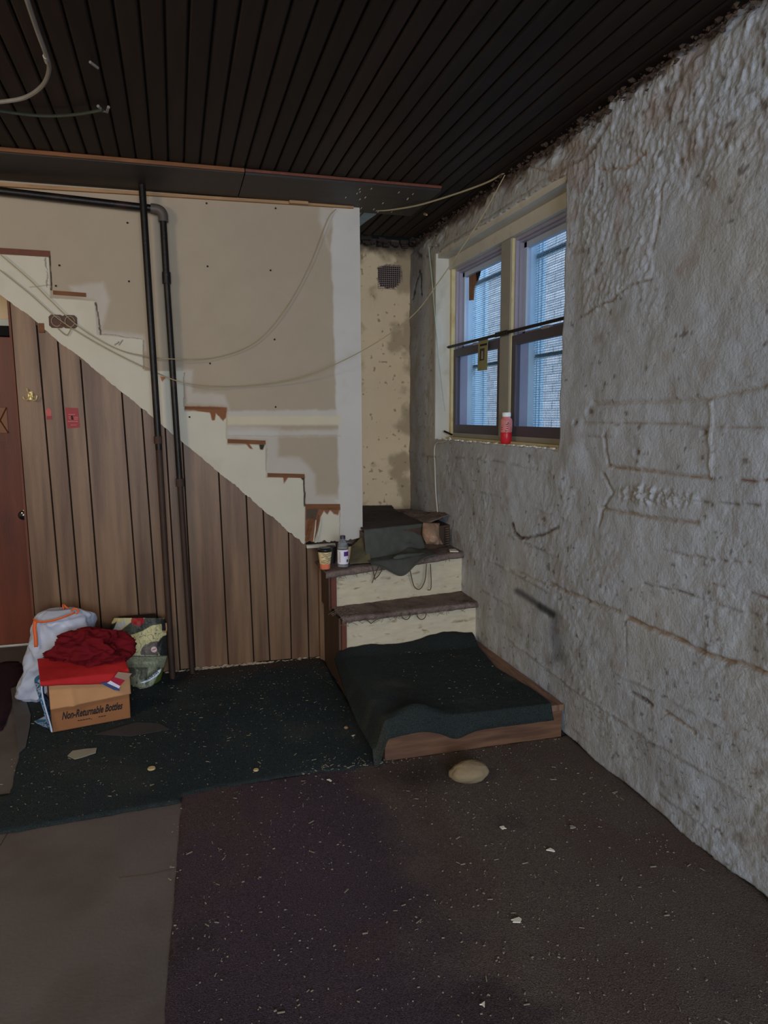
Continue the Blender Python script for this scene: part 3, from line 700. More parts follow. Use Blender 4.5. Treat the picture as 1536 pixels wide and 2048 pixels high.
w2 = sash_window('window_2', WY0 - .01, MUY0 - .006, XR + .29)
# brown sticker in the corner of the left window's upper pane
stk = [at(x, y, 0, SX + .036) for x, y in [(939, 530), (962, 528), (958, 560), (950, 572), (948, 600), (939, 601)]]
sk = MB().prism([(p[1], p[2]) for p in stk], 0, SX + .033, SX + .036).obj('sticker', mat('orange_brown_label', S(128, 84, 50), .6, .25, 30))
sk.location = (0, 0, 0); tag(sk, 'brown torn label stuck in the upper left corner of the left window pane', 'label')
q = [at(x, y, 0, SX + .031) for x, y in [(952, 528), (966, 524), (960, 552), (954, 562)]]
MB().prism([(p[1], p[2]) for p in q], 0, SX + .028, SX + .031).obj('black_corner', m_ink, sk)
q = [at(x, y, 0, SX + .031) for x, y in [(955, 540), (960, 530), (956, 556)]]

# ---- building outside
eb = thing('wall_outside', (3.05, 6, 0), 'washed out brick wall of the neighbouring building seen through both windows', 'building')
MB().box(3.06, 3.3, 2.5, 9.5, -.1, 4.6).obj('mortar_wall', m_mortar, eb)
bp = None; cnt = 0; row = 0; z = 1.02
while z < 3.35 and cnt < 300:
    y = 4.75 + (0.105 if row % 2 else 0)
    while y < 7.1 and cnt < 300:
        if bp is None:
            bp = MB().box(3.05 - .012, 3.05 + .02, 6.0, 6.2, 0, .062).obj('brick', m_brick, eb, bevel=.003, seg=1); o = bp
        else:
            o = bp.copy(); COL.objects.link(o); o.parent = eb
        o.location = (rnd.uniform(-.002, .002) + .005, y - 6, z); cnt += 1; y += .212
    z += .0745; row += 1
    if cnt >= 296: break
tag(MB().box(1.9, 3.3, 2.0, 9.5, -.25, -.1).obj('ground_outside', m_mortar), kind='structure')

# ---- steel strap across both windows
bar = thing('steel_strap', (XR + .09, 3.8, 1.949), 'black flat steel strap bolted across both windows at mid height', 'bar')
MB().box(XR + .083, XR + .089, WY0 - .01, WY1 - .0, 1.936, 1.952).obj('strap', m_black, bar)
MB().box(XR + .078, XR + .083, MUY0 - .01, MUY1 + .02, 1.931, 1.957).obj('splice_plate', m_black, bar, bevel=.001)
for y in (MUY0 + .02, MUY1 - .02, WY1 - .02): MB().lathe([(.006, 0), (.004, -.004)], (XR + .078, y, 1.944), 8, 0).obj('bolt', m_rust, bar)
# short iron bracket at the bottom left corner of the window
a = at(888, 862, 0, XR + .04); b = at(905, 870, 0, XR + .09)
tag(MB().tube([a, b], .007, 6).obj('iron_bracket', m_black), 'short black iron bracket stub at the lower left corner of the window', 'bracket')
# hanging card
q = [at(x, y, 0, XR + .095) for x, y in [(957, 681), (976, 677), (974, 740), (955, 742)]]
cd = thing('paper_card', tuple(q[0]), 'narrow yellow green card with a dark picture hanging from the strap on the left window', 'card')
MB().prism([(p[1], p[2]) for p in q], 0, XR + .0945, XR + .096).obj('card', mat('yellow_green_card', S(112, 108, 76), .7, .1, 20), cd)
q = [at(x, y, 0, XR + .094) for x, y in [(960, 698), (969, 696), (968, 720), (959, 722)]]
pc = MB().prism([(p[1], p[2]) for p in q], 0, XR + .0935, XR + .0945).obj('picture', mat('dark_picture', S(52, 36, 26), .7, .2, 50), cd)
q = [at(x, y, 0, XR + .093) for x, y in [(963, 702), (966, 702), (966, 718), (962, 718)]]
MB().prism([(p[1], p[2]) for p in q], 0, XR + .0928, XR + .0935).obj('figure', m_grayp, pc)
q = [at(x, y, 0, XR + .094) for x, y in [(960, 689), (974, 686), (974, 690), (960, 693)]]
MB().prism([(p[1], p[2]) for p in q], 0, XR + .0935, XR + .0945).obj('print_line', m_ink, cd)

# ---- red and white bottle on the sill
bx, by, bz = at(1012, 886, 0, XR + .055); bz = WZ0 + .006
rbt = thing('drink_bottle', (bx, by, bz), 'red and pink plastic drink bottle with a white cap on the window sill', 'bottle')
sc_ = .98
MB().lathe([(.026, 0), (.031, .006), (.031, .05), (.030, .056), (.0315, .06), (.0315, .062)], (bx, by, bz), 24).obj('red_base', mat('red_sleeve', (.62, .02, .035), .35, .1, 20), rbt, smooth=True)
MB().lathe([(.0315, .062), (.0325, .09), (.0325, .12), (.030, .132), (.022, .142), (.021, .148)], (bx, by, bz), 24).obj('pink_label', mat('pink_sleeve', (.62, .20, .20), .35, .2, 25), rbt, smooth=True)
MB().lathe([(.0225, .146), (.0235, .149), (.0235, .166), (.0215, .169)], (bx, by, bz), 24).obj('cap', mat('white_cap', S(190, 190, 185), .4), rbt, smooth=True)
for zz, an, ww in [(.104, -1.9, .010), (.112, -1.75, .008), (.094, -1.85, .011), (.083, -1.85, .010), (.070, -2.0, .012), (.088, -2.75, .008), (.078, -2.75, .008)]:
    cxx, cyy = bx + .0325 * math.cos(an), by + .0325 * math.sin(an)
    MB().box(cxx - ww / 2, cxx + ww / 2, cyy - .0015, cyy + .0015, bz + zz - .002, bz + zz + .002).obj('print', m_ink if zz > .1 else m_sticker, rbt)

# ================================================================== PIPES AND WIRES
pp = thing('vertical_pipe', (-.08, 4.2, 0), 'straight black iron pipe running from floor to ceiling left of the elbow pipe', 'pipe')
YP = 4.155
a = at(283, 352, 1, YP); b = at(318, 900, 1, YP); c = at(345, 1352, 1, YP); c[2] = 0.002; a[2] = 2.715
MB().tube([a, b], .0185, 14).obj('upper_length', m_pipe, pp, smooth=True)
MB().tube([b, c], .0180, 14).obj('lower_length', mat('rusty_pipe', S(50, 35, 28, 1.4), .6, .25, 10, .3, 80), pp, smooth=True)
s_ = at(316, 880, 1, YP); MB().tube([s_ + [0, 0, .02], s_ - [0, 0, .02]], .022, 12).obj('coupling', m_rust, pp, smooth=True)
YP = 4.20
pq = thing('elbow_pipe', (.02, 4.2, 0), 'black iron pipe turning at an elbow below the ceiling and dropping to the floor', 'pipe')
e = at(325, 420, 1, YP); l0 = at(-260, 352, 1, YP); g = at(333, 556, 1, YP); h = at(360, 965, 1, YP); k_ = at(385, 1352, 1, YP); k_[2] = .002
MB().tube([l0, e - [.05, 0, -.004]], .0195, 14).obj('horizontal_length', m_pipe, pq, smooth=True)
MB().tube(catmull([e - [.06, 0, -.004], e - [.02, 0, 0], e + [0, 0, -.02], e + [.002, 0, -.06]], 5), .026, 14).obj('elbow', mat('grey_elbow', S(62, 54, 50), .5, .2), pq, smooth=True)
MB().tube([e + [.001, 0, -.05], g], .0185, 14).obj('upper_drop', m_pipe, pq, smooth=True)
MB().tube([g + [0, 0, .03], g - [.0, 0, .03]], .0235, 14).obj('coupling', m_pipe, pq, smooth=True)
MB().tube([g, h], .0175, 14).obj('middle_drop', m_pipe, pq, smooth=True)
MB().tube([h + [0, 0, .022], h - [0, 0, .022]], .024, 10).obj('coupling', m_rust, pq, smooth=True)
MB().tube([h, k_], .0165, 14).obj('lower_drop', mat('rusty_pipe_lower', S(48, 33, 27, 1.4), .6, .25, 10, .3, 80), pq, smooth=True)

def wire(name, pts, r, m, label, n=7):
    o = MB().tube(catmull(pts, n), r, 6).obj(name, m, smooth=True)
    return tag(o, label, 'cable')
B = [(0, 540), (60, 588), (120, 640), (200, 690), (300, 740), (380, 768), (480, 772), (600, 755), (720, 704), (820, 636), (880, 560), (960, 440), (1010, 350)]
by_ = [4.235, 4.235, 4.235, 4.225, 4.205, 4.165, 4.22, 4.18, 4.1, 3.95, 3.8, 3.62, 3.52]
wire('cable', [at(x, y, 1, yy) for (x, y), yy in zip(B, by_)], .003, m_wire, 'longest yellowed cable sagging from the top of the right wall across to the left edge')
A = [(0, 508), (60, 560), (100, 600), (160, 655), (230, 696), (285, 711), (345, 718), (430, 715), (510, 685), (570, 620), (620, 530), (655, 440), (672, 418)]
ay_ = [4.225, 4.225, 4.225, 4.225, 4.225, 4.205, 4.170, 4.22, 4.235, 4.24, 4.24, 4.24, 4.245]
wire('cable', [at(x, y, 1, yy) for (x, y), yy in zip(A, ay_)], .0028, m_wire, 'thin cable hanging down from the top right corner of the stair wall and looping left')
Cw = [(752, 421), (780, 420), (830, 412), (880, 398), (940, 378), (980, 362), (1008, 346)]
cy_ = [4.30, 4.25, 4.1, 3.95, 3.78, 3.65, 3.55]
wire('cable', [at(x, y, 1, yy) for (x, y), yy in zip(Cw, cy_)], .0048, m_wire, 'short yellow cable running under the ceiling between stair wall end and right wall')
wire('cable', [at(x, y, 0, XR - .012) for x, y in [(872, 491), (861, 492), (858, 500), (864, 560), (874, 680), (882, 760), (890, 822)]], .0035, mat('greenish_white_cable', S(128, 138, 128), .5), 'greenish white cable dangling loose beside the left edge of the window')
wire('cable', [at(x, y, 0, XR - .012) for x, y in [(900, 876), (888, 884), (874, 886), (869, 898), (870, 940), (872, 990), (876, 1032)]], .0045, m_white, 'white painted cable running down the wall below the left end of the sill')
# ceiling cables
zc = ZC - .03
cc = thing('ceiling_conduit', tuple(at(90, 170, 2, zc)), 'thick grey flexible conduit curving down from the ceiling at the top left', 'cable')
MB().tube(catmull([at(x, y, 2, zz) for x, y, zz in [(46, -30, ZC - .02), (54, 0, ZC - .03), (74, 60, ZC - .04), (92, 110, ZC - .05), (98, 140, ZC - .05), (84, 172, ZC - .05), (50, 195, ZC - .05), (0, 204, ZC - .05), (-60, 208, ZC - .04)]], 8), .0075, 8).obj('conduit', m_wire2, cc, smooth=True)
p0 = at(91, 112, 2, ZC - .05); p1 = at(95, 124, 2, ZC - .05); MB().tube([p0, p1], .0092, 8).obj('connector', m_grayp, cc)
wire('cable', [at(x, y, 2, ZC - .02) for x, y in [(-40, 216), (0, 222), (60, 230), (110, 232), (160, 228), (205, 220)]], .006, m_wire3, 'dark green cable running along the ceiling at the left to a small hook')
hk = MB().tube([at(x, y, 2, ZC - .015) for x, y in [(196, 212), (206, 222), (214, 224), (217, 214)]], .006, 6).obj('wire_hook', m_wire2); tag(hk, 'small pale wire hook at the end of the dark green ceiling cable', 'hook')
hk = MB().tube([at(x, y, 2, ZC - .012) for x, y in [(180, 124), (188, 130), (196, 136)]], .005, 6).obj('wire_hook', m_wire2); tag(hk, 'tiny metal clip on the ceiling above the dark green cable', 'hook')
p0 = at(849, 428, 2, ZC - .012)
tag(MB().tube([p0, p0 + [.004, -.03, -.012]], [.009, .006], 7).obj('wooden_peg', m_tanwood), 'small pale wooden peg on the ceiling near the alcove', 'peg')

# electrical box hole with bare wires
a = at(97, 629, 1, YS - .002); b = at(155, 657, 1, YS - .002)
eb2 = thing('junction_box', ((a[0] + b[0]) / 2, YS - .004, (a[2] + b[2]) / 2), 'open brown double junction box with bare looped wires in the white stringer', 'junction box')
x0, x1, z0, z1 = a[0], b[0], b[2], a[2]; c_ = .012; xm = (x0 + x1) / 2
MB().prism([(x0 + c_, z0), (xm - .01, z0), (xm, z0 + .006), (xm + .01, z0), (x1 - c_, z0), (x1, z0 + c_), (x1, z1 - c_), (x1 - c_, z1), (xm + .01, z1), (xm, z1 - .006), (xm - .01, z1), (x0 + c_, z1), (x0, z1 - c_), (x0, z0 + c_)], 1, YS - .006, YS + .004).obj('box_face', mat('box_brown', S(62, 44, 36), .7, .3, 30), eb2)
for xx in (x0 + (x1 - x0) * .27, x0 + (x1 - x0) * .75):
    MB().tube([(xx + .024 * math.cos(t), YS - .010, (z0 + z1) / 2 + .027 * math.sin(t)) for t in np.linspace(0, 6.0, 18)], .003, 5).obj('wire_loop', mat('box_wire', S(110, 90, 76), .6), eb2)
MB().tube([(x0 + .04, YS - .012, z0 + .02), (xm, YS - .016, z0 + .018), (x1 - .05, YS - .012, z0 + .02)], .003, 5).obj('wire_nut', m_rawwood, eb2)
MB().tube(catmull([(x0 + .04, YS - .012, z0 - .0), (x0 + .07, YS - .014, z0 - .03), (xm + .02, YS - .014, z0 - .035), (x1 - .03, YS - .012, z0 + .0)], 5), .003, 5).obj('loose_wire', m_wire, eb2)

# brass coat hook on the left plank
p0 = at(60, 795, 1, YS); bh = thing('coat_hook', (p0[0], YS + .008, p0[2]), 'pale brass double coat hook screwed to the leftmost plank', 'hook')
def hp(x, y, dd): return at(x, y, 1, YS + .008 - dd)
MB().box(hp(56, 790, .0)[0], hp(66, 790, 0)[0], YS + .002, YS + .010, hp(0, 800, 0)[2], hp(0, 783, 0)[2]).obj('back_plate', m_brass, bh, bevel=.002)
MB().tube(catmull([hp(60, 792, .006), hp(54, 800, .02), hp(49, 799, .03), hp(46, 793, .034)], 5), .004, 7).obj('hook_arm', m_brass, bh, smooth=True)
MB().tube(catmull([hp(62, 792, .006), hp(66, 800, .02), hp(72, 799, .03), hp(74, 791, .034)], 5), .004, 7).obj('hook_arm', m_brass, bh, smooth=True)
MB().tube(catmull([hp(60, 790, .006), hp(56, 784, .014), hp(53, 776, .02)], 5), [.004] * 11, 7).obj('hook_arm', m_brass, bh, smooth=True)
MB().lathe([(.008, 0), (.008, -.006), (.004, -.01)], tuple(hp(64, 788, .008)), 10, 1).obj('screw_boss', m_brass, bh)
# red stickers
def quad_thing(name, px, yv, m, label, cat, th=.0015):
    q = [at(x, y, 1, yv) for x, y in px]
    t = thing(name, tuple(q[0]), label, cat)
    MB().prism([(p[0], p[2]) for p in q], 1, yv, yv + th).obj('sheet', m, t); return t
YQ = YS + .0065
t = quad_thing('sticker', [(91, 820), (97, 815), (102, 820), (104, 839), (93, 839)], YQ, mat('faded_red_sticker', S(138, 66, 62), .6, .2, 40), 'small torn faded red sticker on the second plank', 'sticker')
q = [at(x, y, 1, YQ - .0006) for x, y in [(93, 832), (104, 832), (104, 839), (93, 839)]]; MB().prism([(p[0], p[2]) for p in q], 1, YQ - .0006, YQ).obj('red_base', m_sticker, t)
t = quad_thing('sticker', [(130, 815), (156, 816), (160, 855), (135, 857)], YQ, m_sticker, 'larger dark red rectangular sticker with worn lettering on the third plank', 'sticker')
for x0, y0, x1, y1 in [(137, 828, 150, 829.5), (137, 833, 141, 834.5), (138, 836.5, 141, 838), (148, 834, 156, 835.5), (148, 837.5, 156, 839), (136, 842, 156, 843.5), (141, 849.5, 153, 850.5)]:
    q = [at(x, y, 1, YQ - .0006) for x, y in [(x0, y0), (x1, y0), (x1, y1), (x0, y1)]]; MB().prism([(p[0], p[2]) for p in q], 1, YQ - .0006, YQ).obj('print_line', m_stickerl, t)
q = [at(x, y, 1, YQ - .0006) for x, y in [(142, 832), (145, 831), (147, 840), (143, 839)]]; MB().prism([(p[0], p[2]) for p in q], 1, YQ - .0006, YQ).obj('print_mark', m_ink, t)

# ================================================================== STAIRS
stair = thing('staircase', (1.25, 4.0, 0), 'worn entry steps with cream risers turning into the alcove', 'stairs')
# landing platform (front board, top, side) is its own thing
plat = thing('platform', (1.25, 3.3, 0), 'low wooden platform step under the dark carpet at the foot of the stairs', 'step')
PL, PFY, PT = .816, 2.848, .168
# front board runs from left to the wall
MB().box(PL, XR - .005, PFY, PFY + .022, .002, PT - .03).obj('front_board', m_board, plat, bevel=.002)
MB().box(PL, PL + .02, PFY + .022, 3.77, .002, PT - .03).obj('side_board', m_darkwood, plat)
MB().prism([(PL, PFY - .016), (XR - .004, PFY - .016), (XR - .004, 3.845), (PL, 3.772)], 2, PT - .03, PT).obj('top_board', mat('dusty_brown_top', S(98, 74, 60), .8, .25, 8, .3, 60, stretch=(6, 1, 1), col2=S(76, 58, 50), c2scale=6), plat, bevel=.004)
# steps: (left x,y,z) (right x,y,z) of nosing, back y
def step(L, Rr, back, th, name='tread'):
    nu, nv = 90, 26
    s = np.linspace(0, 1, nu)[:, None] * np.ones((1, nv)); t = np.linspace(0, 1, nv)[None, :] * np.ones((nu, 1))
    X = L[0] + (Rr[0] - L[0]) * s; y0 = L[1] + (Rr[1] - L[1]) * s
    # t 0..0.35 wraps the nosing, rest runs back
    ang = np.clip(t / .3, 0, 1) * math.pi
    r = th / 2
    zc_ = L[2] + (Rr[2] - L[2]) * s - r
    Yy = np.where(t < .3, y0 + r - r * np.sin(ang), y0 + r + (t - .3) / .7 * (back - y0 - r))
    Zz = np.where(t < .3, zc_ - r * np.cos(ang), zc_ + r)
    n_ = fbm(X * 1.0, Yy + Zz, 26, 4, int(L[1] * 100)) - .5
    Zz = Zz + n_ * .008; Yy = Yy + (fbm(X, X * 0, 14, 3, 5) - .5) * .012
    o = mesh_obj(name, np.stack([X, Yy, Zz], -1).reshape(-1, 3), grid_faces(nu, nv), m_treadc, stair, smooth=True)
    return solid(o, .012, -1)
T2L, T2R = (.835, 3.745, .40), (XR + .01, 3.815, .405)
T3L, T3R = (.785, 3.925, .618), (XR + .01, 4.06, .662)
step(T2L, T2R, 4.12, .035); step(T3L, T3R, 4.30, .04)
def riser(x0, y0, x1, y1, z0, zl, zr, m=m_riser, name='riser', th=.018):
    V = [(x0, y0, z0), (x1, y1, z0), (x1, y1 + th, z0), (x0, y0 + th, z0), (x0, y0, zl), (x1, y1, zr), (x1, y1 + th, zr), (x0, y0 + th, zl)]
    return MB().add(V, [(0, 3, 2, 1), (4, 5, 6, 7), (0, 1, 5, 4), (1, 2, 6, 5), (2, 3, 7, 6), (3, 0, 4, 7)]).obj(name, m, stair, bevel=.001, seg=1)
riser(.862, 3.785, XR + .01, 3.855, .01, .372, .376)
riser(.850, 3.985, XR + .01, 4.10, .39, .585, .628)
# left flank: dark side panels and the reddish corner strips
MB().box(.826, .842, 3.80, YS + .01, .002, .375).obj('side_panel', m_darkwood, stair, bevel=.002)
MB().box(.812, .828, 4.0, YS + .01, .375, .59).obj('side_panel', m_darkwood, stair, bevel=.002)
MB().box(.838, .866, 3.776, 3.80, .05, .372).obj('corner_strip', m_red_edge, stair, bevel=.002)
MB().box(.822, .854, 3.972, 4.0, .39, .59).obj('corner_strip', m_red_edge, stair, bevel=.002)
MB().box(.800, .86, 4.22, YS + .012, .0, .60).obj('corner_strip', m_plank, stair, bevel=.002)
# back of the third step under the wall
MB().box(.80, 1.09, YS + .03, YS + .05, .55, .80).obj('riser', m_darkwood, stair)
# alcove landing
LZ = .795
MB().prism([(1.065, 4.13), (XR + .01, 4.30), (XR + .01, YB), (1.065, YB)], 2, .60, LZ).obj('landing', m_darkwood, stair)
# ribbed dark mat on the landing: ridged surface
nu, nv = 60, 120
s, t = np.meshgrid(np.linspace(0, 1, nu), np.linspace(0, 1, nv), indexing='ij')
X = 1.07 + (1.50 - 1.07) * s + .02 * t; Yy = 4.12 + .145 * s + (YB - .02 - 4.14 - .145 * s) * t
Zz = LZ + .012 + .010 * np.abs(np.sin(t * 58 + fbm(X, Yy, 5, 3, 7) * 8)) * (.4 + fbm(X, Yy, 10, 3, 8)) + .02 * sstep(.85, 1, t)
o = mesh_obj('ribbed_mat', np.stack([X, Yy, Zz], -1).reshape(-1, 3), grid_faces(nu, nv), m_ribmat, base=(1.3, 4.6, LZ), smooth=True); solid(o, .008)
tag(o, 'black ribbed mat covered in dirt lying on the alcove landing', 'mat')
# dusty cloth right of the mat
nu, nv = 40, 50
s, t = np.meshgrid(np.linspace(0, 1, nu), np.linspace(0, 1, nv), indexing='ij')
X = 1.505 + (XR - .005 - 1.505) * s; Yy = 4.27 + .04 * s + (.80 - .25 * s) * t
Zz = LZ + .016 + .05 * s * (1 - t) + (fbm(X, Yy, 9, 4, 17) - .4) * .035
o = mesh_obj('dusty_cloth', np.stack([X, Yy, Zz], -1).reshape(-1, 3), grid_faces(nu, nv), m_treadc, base=(1.6, 4.5, LZ), smooth=True); solid(o, .006)
tag(o, 'dusty brown carpet scrap beside the black mat against the right wall', 'carpet scrap')
# grey felt draped over the landing edge
nu, nv = 90, 90
s, t = np.meshgrid(np.linspace(0, 1, nu), np.linspace(0, 1, nv), indexing='ij')
X = 1.055 + (1.475 - 1.055) * s; y_n = 4.115 + .145 * s
tongue = np.exp(-((s - .42) / .26) ** 2)
Lf = .05 + .20 + .12 + .0 * tongue
a1, a2 = .12, .70
front = 3.975 + .055 * s - .035
Yy = np.where(t < a1, y_n + .02 * (1 - t / a1), np.where(t < a2, y_n - .012 * np.sin((t - a1) / (a2 - a1) * 3.1) - .05 * ((t - a1) / (a2 - a1)) ** 3, y_n - .05 - (t - a2) / (1 - a2) * (y_n - .05 - (front - .01 - .012 * tongue))))
ztr = T3L[2] + (T3R[2] - T3L[2]) * ((X - T3L[0]) / (T3R[0] - T3L[0])) + .009
Zz = np.where(t < a1, LZ + .02 + 0 * s, np.where(t < a2, LZ + .02 - (LZ + .02 - ztr - .006) * ((t - a1) / (a2 - a1)), ztr + .006 - .085 * tongue * sstep(.90, 1.0, t)))
Yy = Yy - .025 * tongue * sstep(.9, 1, t)
Zz = Zz + (fbm(X, Yy, 8, 3, 27) - .5) * .010; Yy = Yy + (fbm(X, Zz, 7, 3, 28) - .5) * .02
Zz = Zz + .03 * np.exp(-((s - .72) / .12) ** 2 - ((t - .66) / .12) ** 2)
o = mesh_obj('felt_cover', np.stack([X, Yy, Zz], -1).reshape(-1, 3), grid_faces(nu, nv), m_felt, base=(1.27, 4.05, .66), smooth=True); solid(o, .005)
tag(o, 'dark grey felt sheet draped over the landing edge onto the upper step', 'felt sheet')
# fold of felt on the tread
o = MB().tube(catmull([(1.20, 3.985, .665), (1.27, 3.995, .672), (1.36, 4.03, .668), (1.44, 4.07, .66)], 6), [.006, .01, .013, .014, .014, .014, .013, .012, .012, .012, .012, .012, .011, .01, .01, .009, .008, .006, .004], 8).obj('felt_roll', m_felt, smooth=True)
tag(o, 'small rolled fold of grey felt lying on the upper step in front of the drape', 'felt roll')
# olive cloth left of the felt
nu = nv = 30
s, t = np.meshgrid(np.linspace(0, 1, nu), np.linspace(0, 1, nv), indexing='ij')
X = .945 + .125 * s + .03 * t; Yy = 4.02 + .20 * t - .01 * s; Zz = .645 + .15 * t ** 1.2 * (.25 + .75 * s) + (fbm(X, Yy, 14, 3, 33) - .5) * .02
o = mesh_obj('olive_cloth', np.stack([X, Yy, Zz], -1).reshape(-1, 3), grid_faces(nu, nv), m_olive, base=(1.0, 4.1, .64), smooth=True); solid(o, .005)
tag(o, 'olive brown cloth scrap slumped left of the grey felt', 'cloth')
# plastic sheet to the right of the felt
nu = nv = 46
s, t = np.meshgrid(np.linspace(0, 1, nu), np.linspace(0, 1, nv), indexing='ij')
X = 1.475 + .12 * s - .02 * np.sin(t * 3.1); bul = np.sin(s * math.pi) ** .6
Yy = 4.245 + .03 * s - .08 * bul * np.sin(np.clip(t, 0, 1) * math.pi) ** .6 - .06 * t; Zz = LZ + .03 - .125 * t - .012 * s
Yy += (np.abs(fbm(X, Zz, 22, 4, 38) - .5)) * -.05
m_plast = mat('dirty_clear_plastic', S(120, 96, 80), .25, .2, 20, .3, 60)
o = mesh_obj('plastic_bag', np.stack([X, Yy, Zz], -1).reshape(-1, 3), grid_faces(nu, nv), m_plast, base=(1.53, 4.2, .66), smooth=True); solid(o, .003)
tag(o, 'crumpled pinkish translucent plastic bag between the felt and the right wall', 'plastic bag')
# coil at the right
cx, cy = 1.640, 4.27
tag(MB().tube([(cx + .014 * math.cos(a_), cy - .02 + .014 * math.sin(a_), .668 + a_ * .0024) for a_ in np.linspace(0, 50, 220)], .0035, 5).obj('rope_coil', mat('brown_rope', S(70, 58, 50), .9, .3, 60)), 'twisted brown rope standing in the corner of the upper step by the wall', 'rope')
# threads hanging from the treads
th = MB()
def nose(L, Rr, x): f = (x - L[0]) / (Rr[0] - L[0]); return np.array([x, L[1] + (Rr[1] - L[1]) * f, L[2] + (Rr[2] - L[2]) * f])
for i in range(90):
    L_, R_ = (T2L, T2R) if i % 3 else (T3L, T3R); x = .84 + abs(rnd.gauss(0, .28)) if i % 2 else rnd.uniform(.84, 1.6)
    x = min(x, 1.62); q = nose(L_, R_, x) + [0, -.004, -.012]; l = rnd.uniform(.01, .04)
    th.tube([q, q + [rnd.uniform(-.02, .02), -.008, -l * .5], q + [rnd.uniform(-.03, .03), -.002, -l]], .0012, 4)
for i in range(60):
    q = np.array([.83 + rnd.uniform(-.01, .12), 3.745 + rnd.uniform(0, .22), .402]); th.tube([q, q + [rnd.uniform(-.03, .01), rnd.uniform(-.03, .02), .006], q + [rnd.uniform(-.05, .02), rnd.uniform(-.04, .02), -.01]], .0012, 4)
tag(th.obj('frayed_threads', mat('frayed_fibre', S(92, 78, 70), .95, .3, 60), stair), kind='stuff')
dl = MB()
for pts, L_, R_ in [([(758, 1132), (752, 1146), (744, 1166)], T3L, T3R), ([(745, 1134), (750, 1160)], T3L, T3R), ([(766, 1136), (758, 1150), (750, 1158)], T3L, T3R), ([(820, 1140), (828, 1172), (840, 1178), (850, 1160), (853, 1128)], T3L, T3R), ([(861, 1128), (862, 1175), (855, 1180)], T3L, T3R)]:
    dl.tube(catmull([at(x, y, 1, 3.955 + (x - 740) * .0004) for x, y in pts], 5), .003, 5)
for x in (812, 843): dl.tube([at(x + 9 * math.cos(a_), 1228 + 11 * math.sin(a_), 1, 3.745) for a_ in np.linspace(-.3, 3.4, 10)], .0028, 5)
dl.tube([at(x, y, 1, 3.738) for x, y in [(732, 1238), (742, 1247), (752, 1240)]], .003, 5)
tag(dl.obj('hanging_strings', mat('dark_string', S(66, 54, 46), .95, .2, 60), stair), kind='stuff')

# landing carpet ---------------------------------------------------
nu, nv = 230, 250
x_ = np.linspace(.72, 1.62, nu); t_ = np.linspace(0, 1, nv)
X, T = np.meshgrid(x_, t_, indexing='ij')
# right edge follows the diagonal line seen beside the wall strip
yfr = 2.802
Yy = yfr + (3.775 + .075 * np.clip((X - .86) / .82, 0, 1) - yfr) * T
edge_r = np.interp(Yy[0], [2.80, 2.90, 3.02, 3.3, 3.65, 3.82], [1.605, 1.61, 1.605, 1.565, 1.62, 1.655])
s = (X - x_[0]) / (x_[-1] - x_[0]); edge_l = np.interp(Yy[0], [2.8, 3.1, 3.5, 3.9], [.755, .755, .775, .80])
X = edge_l[None, :] + (edge_r - edge_l)[None, :] * s
top = PT + .014 + .007 * fbm(X, Yy, 2.5, 3, 91) + .012 * np.exp(-((X - .9) / .15) ** 2)
# front overhang and left drop
fd = sstep(2.832, 2.804, Yy); ld = sstep(.818, .762, X)
Zz = top - fd * .062 - ld * (.115 * (1 - .25 * T))
# buckle (arched fold) at the front
bk = np.exp(-((X - .965) / .10) ** 2) * np.exp(-((Yy - 2.86) / .05) ** 2)
Zz += bk * .05 - .03 * np.exp(-((X - 1.13) / .06) ** 2) * fd; Yy = Yy - fd * 0.006 - bk * .028 * sstep(.2, .9, fd)
Zz += sstep(3.66, 3.80, Yy) * (.008 + .040 * (fbm(X, X * 0, 5, 3, 95)) + .02 * sstep(1.25, 1.45, X) * sstep(1.62, 1.5, X)) * sstep(.78, .9, X)
Zz += (fbm(X, Yy, 30, 3, 96) - .5) * .004
Cg = np.ones(X.shape + (3,)) * np.array(S(38, 43, 44)) * (1 + .35 * (fbm(X, Yy, 3, 4, 97) - .5))[..., None]
du = sstep(.5, .8, fbm(X, Yy, 5, 4, 98))[..., None] * .5; Cg = Cg * (1 - du) + np.array(S(62, 60, 54)) * du
lc = mesh_obj('platform_carpet', np.stack([X, Yy, Zz], -1).reshape(-1, 3), grid_faces(nu, nv), m_carpet, base=(1.2, 3.3, PT), smooth=True, colors=Cg.reshape(-1, 3)); solid(lc, .007)
tag(lc, 'thick dark green carpet piece draped and buckled over the platform', 'carpet')

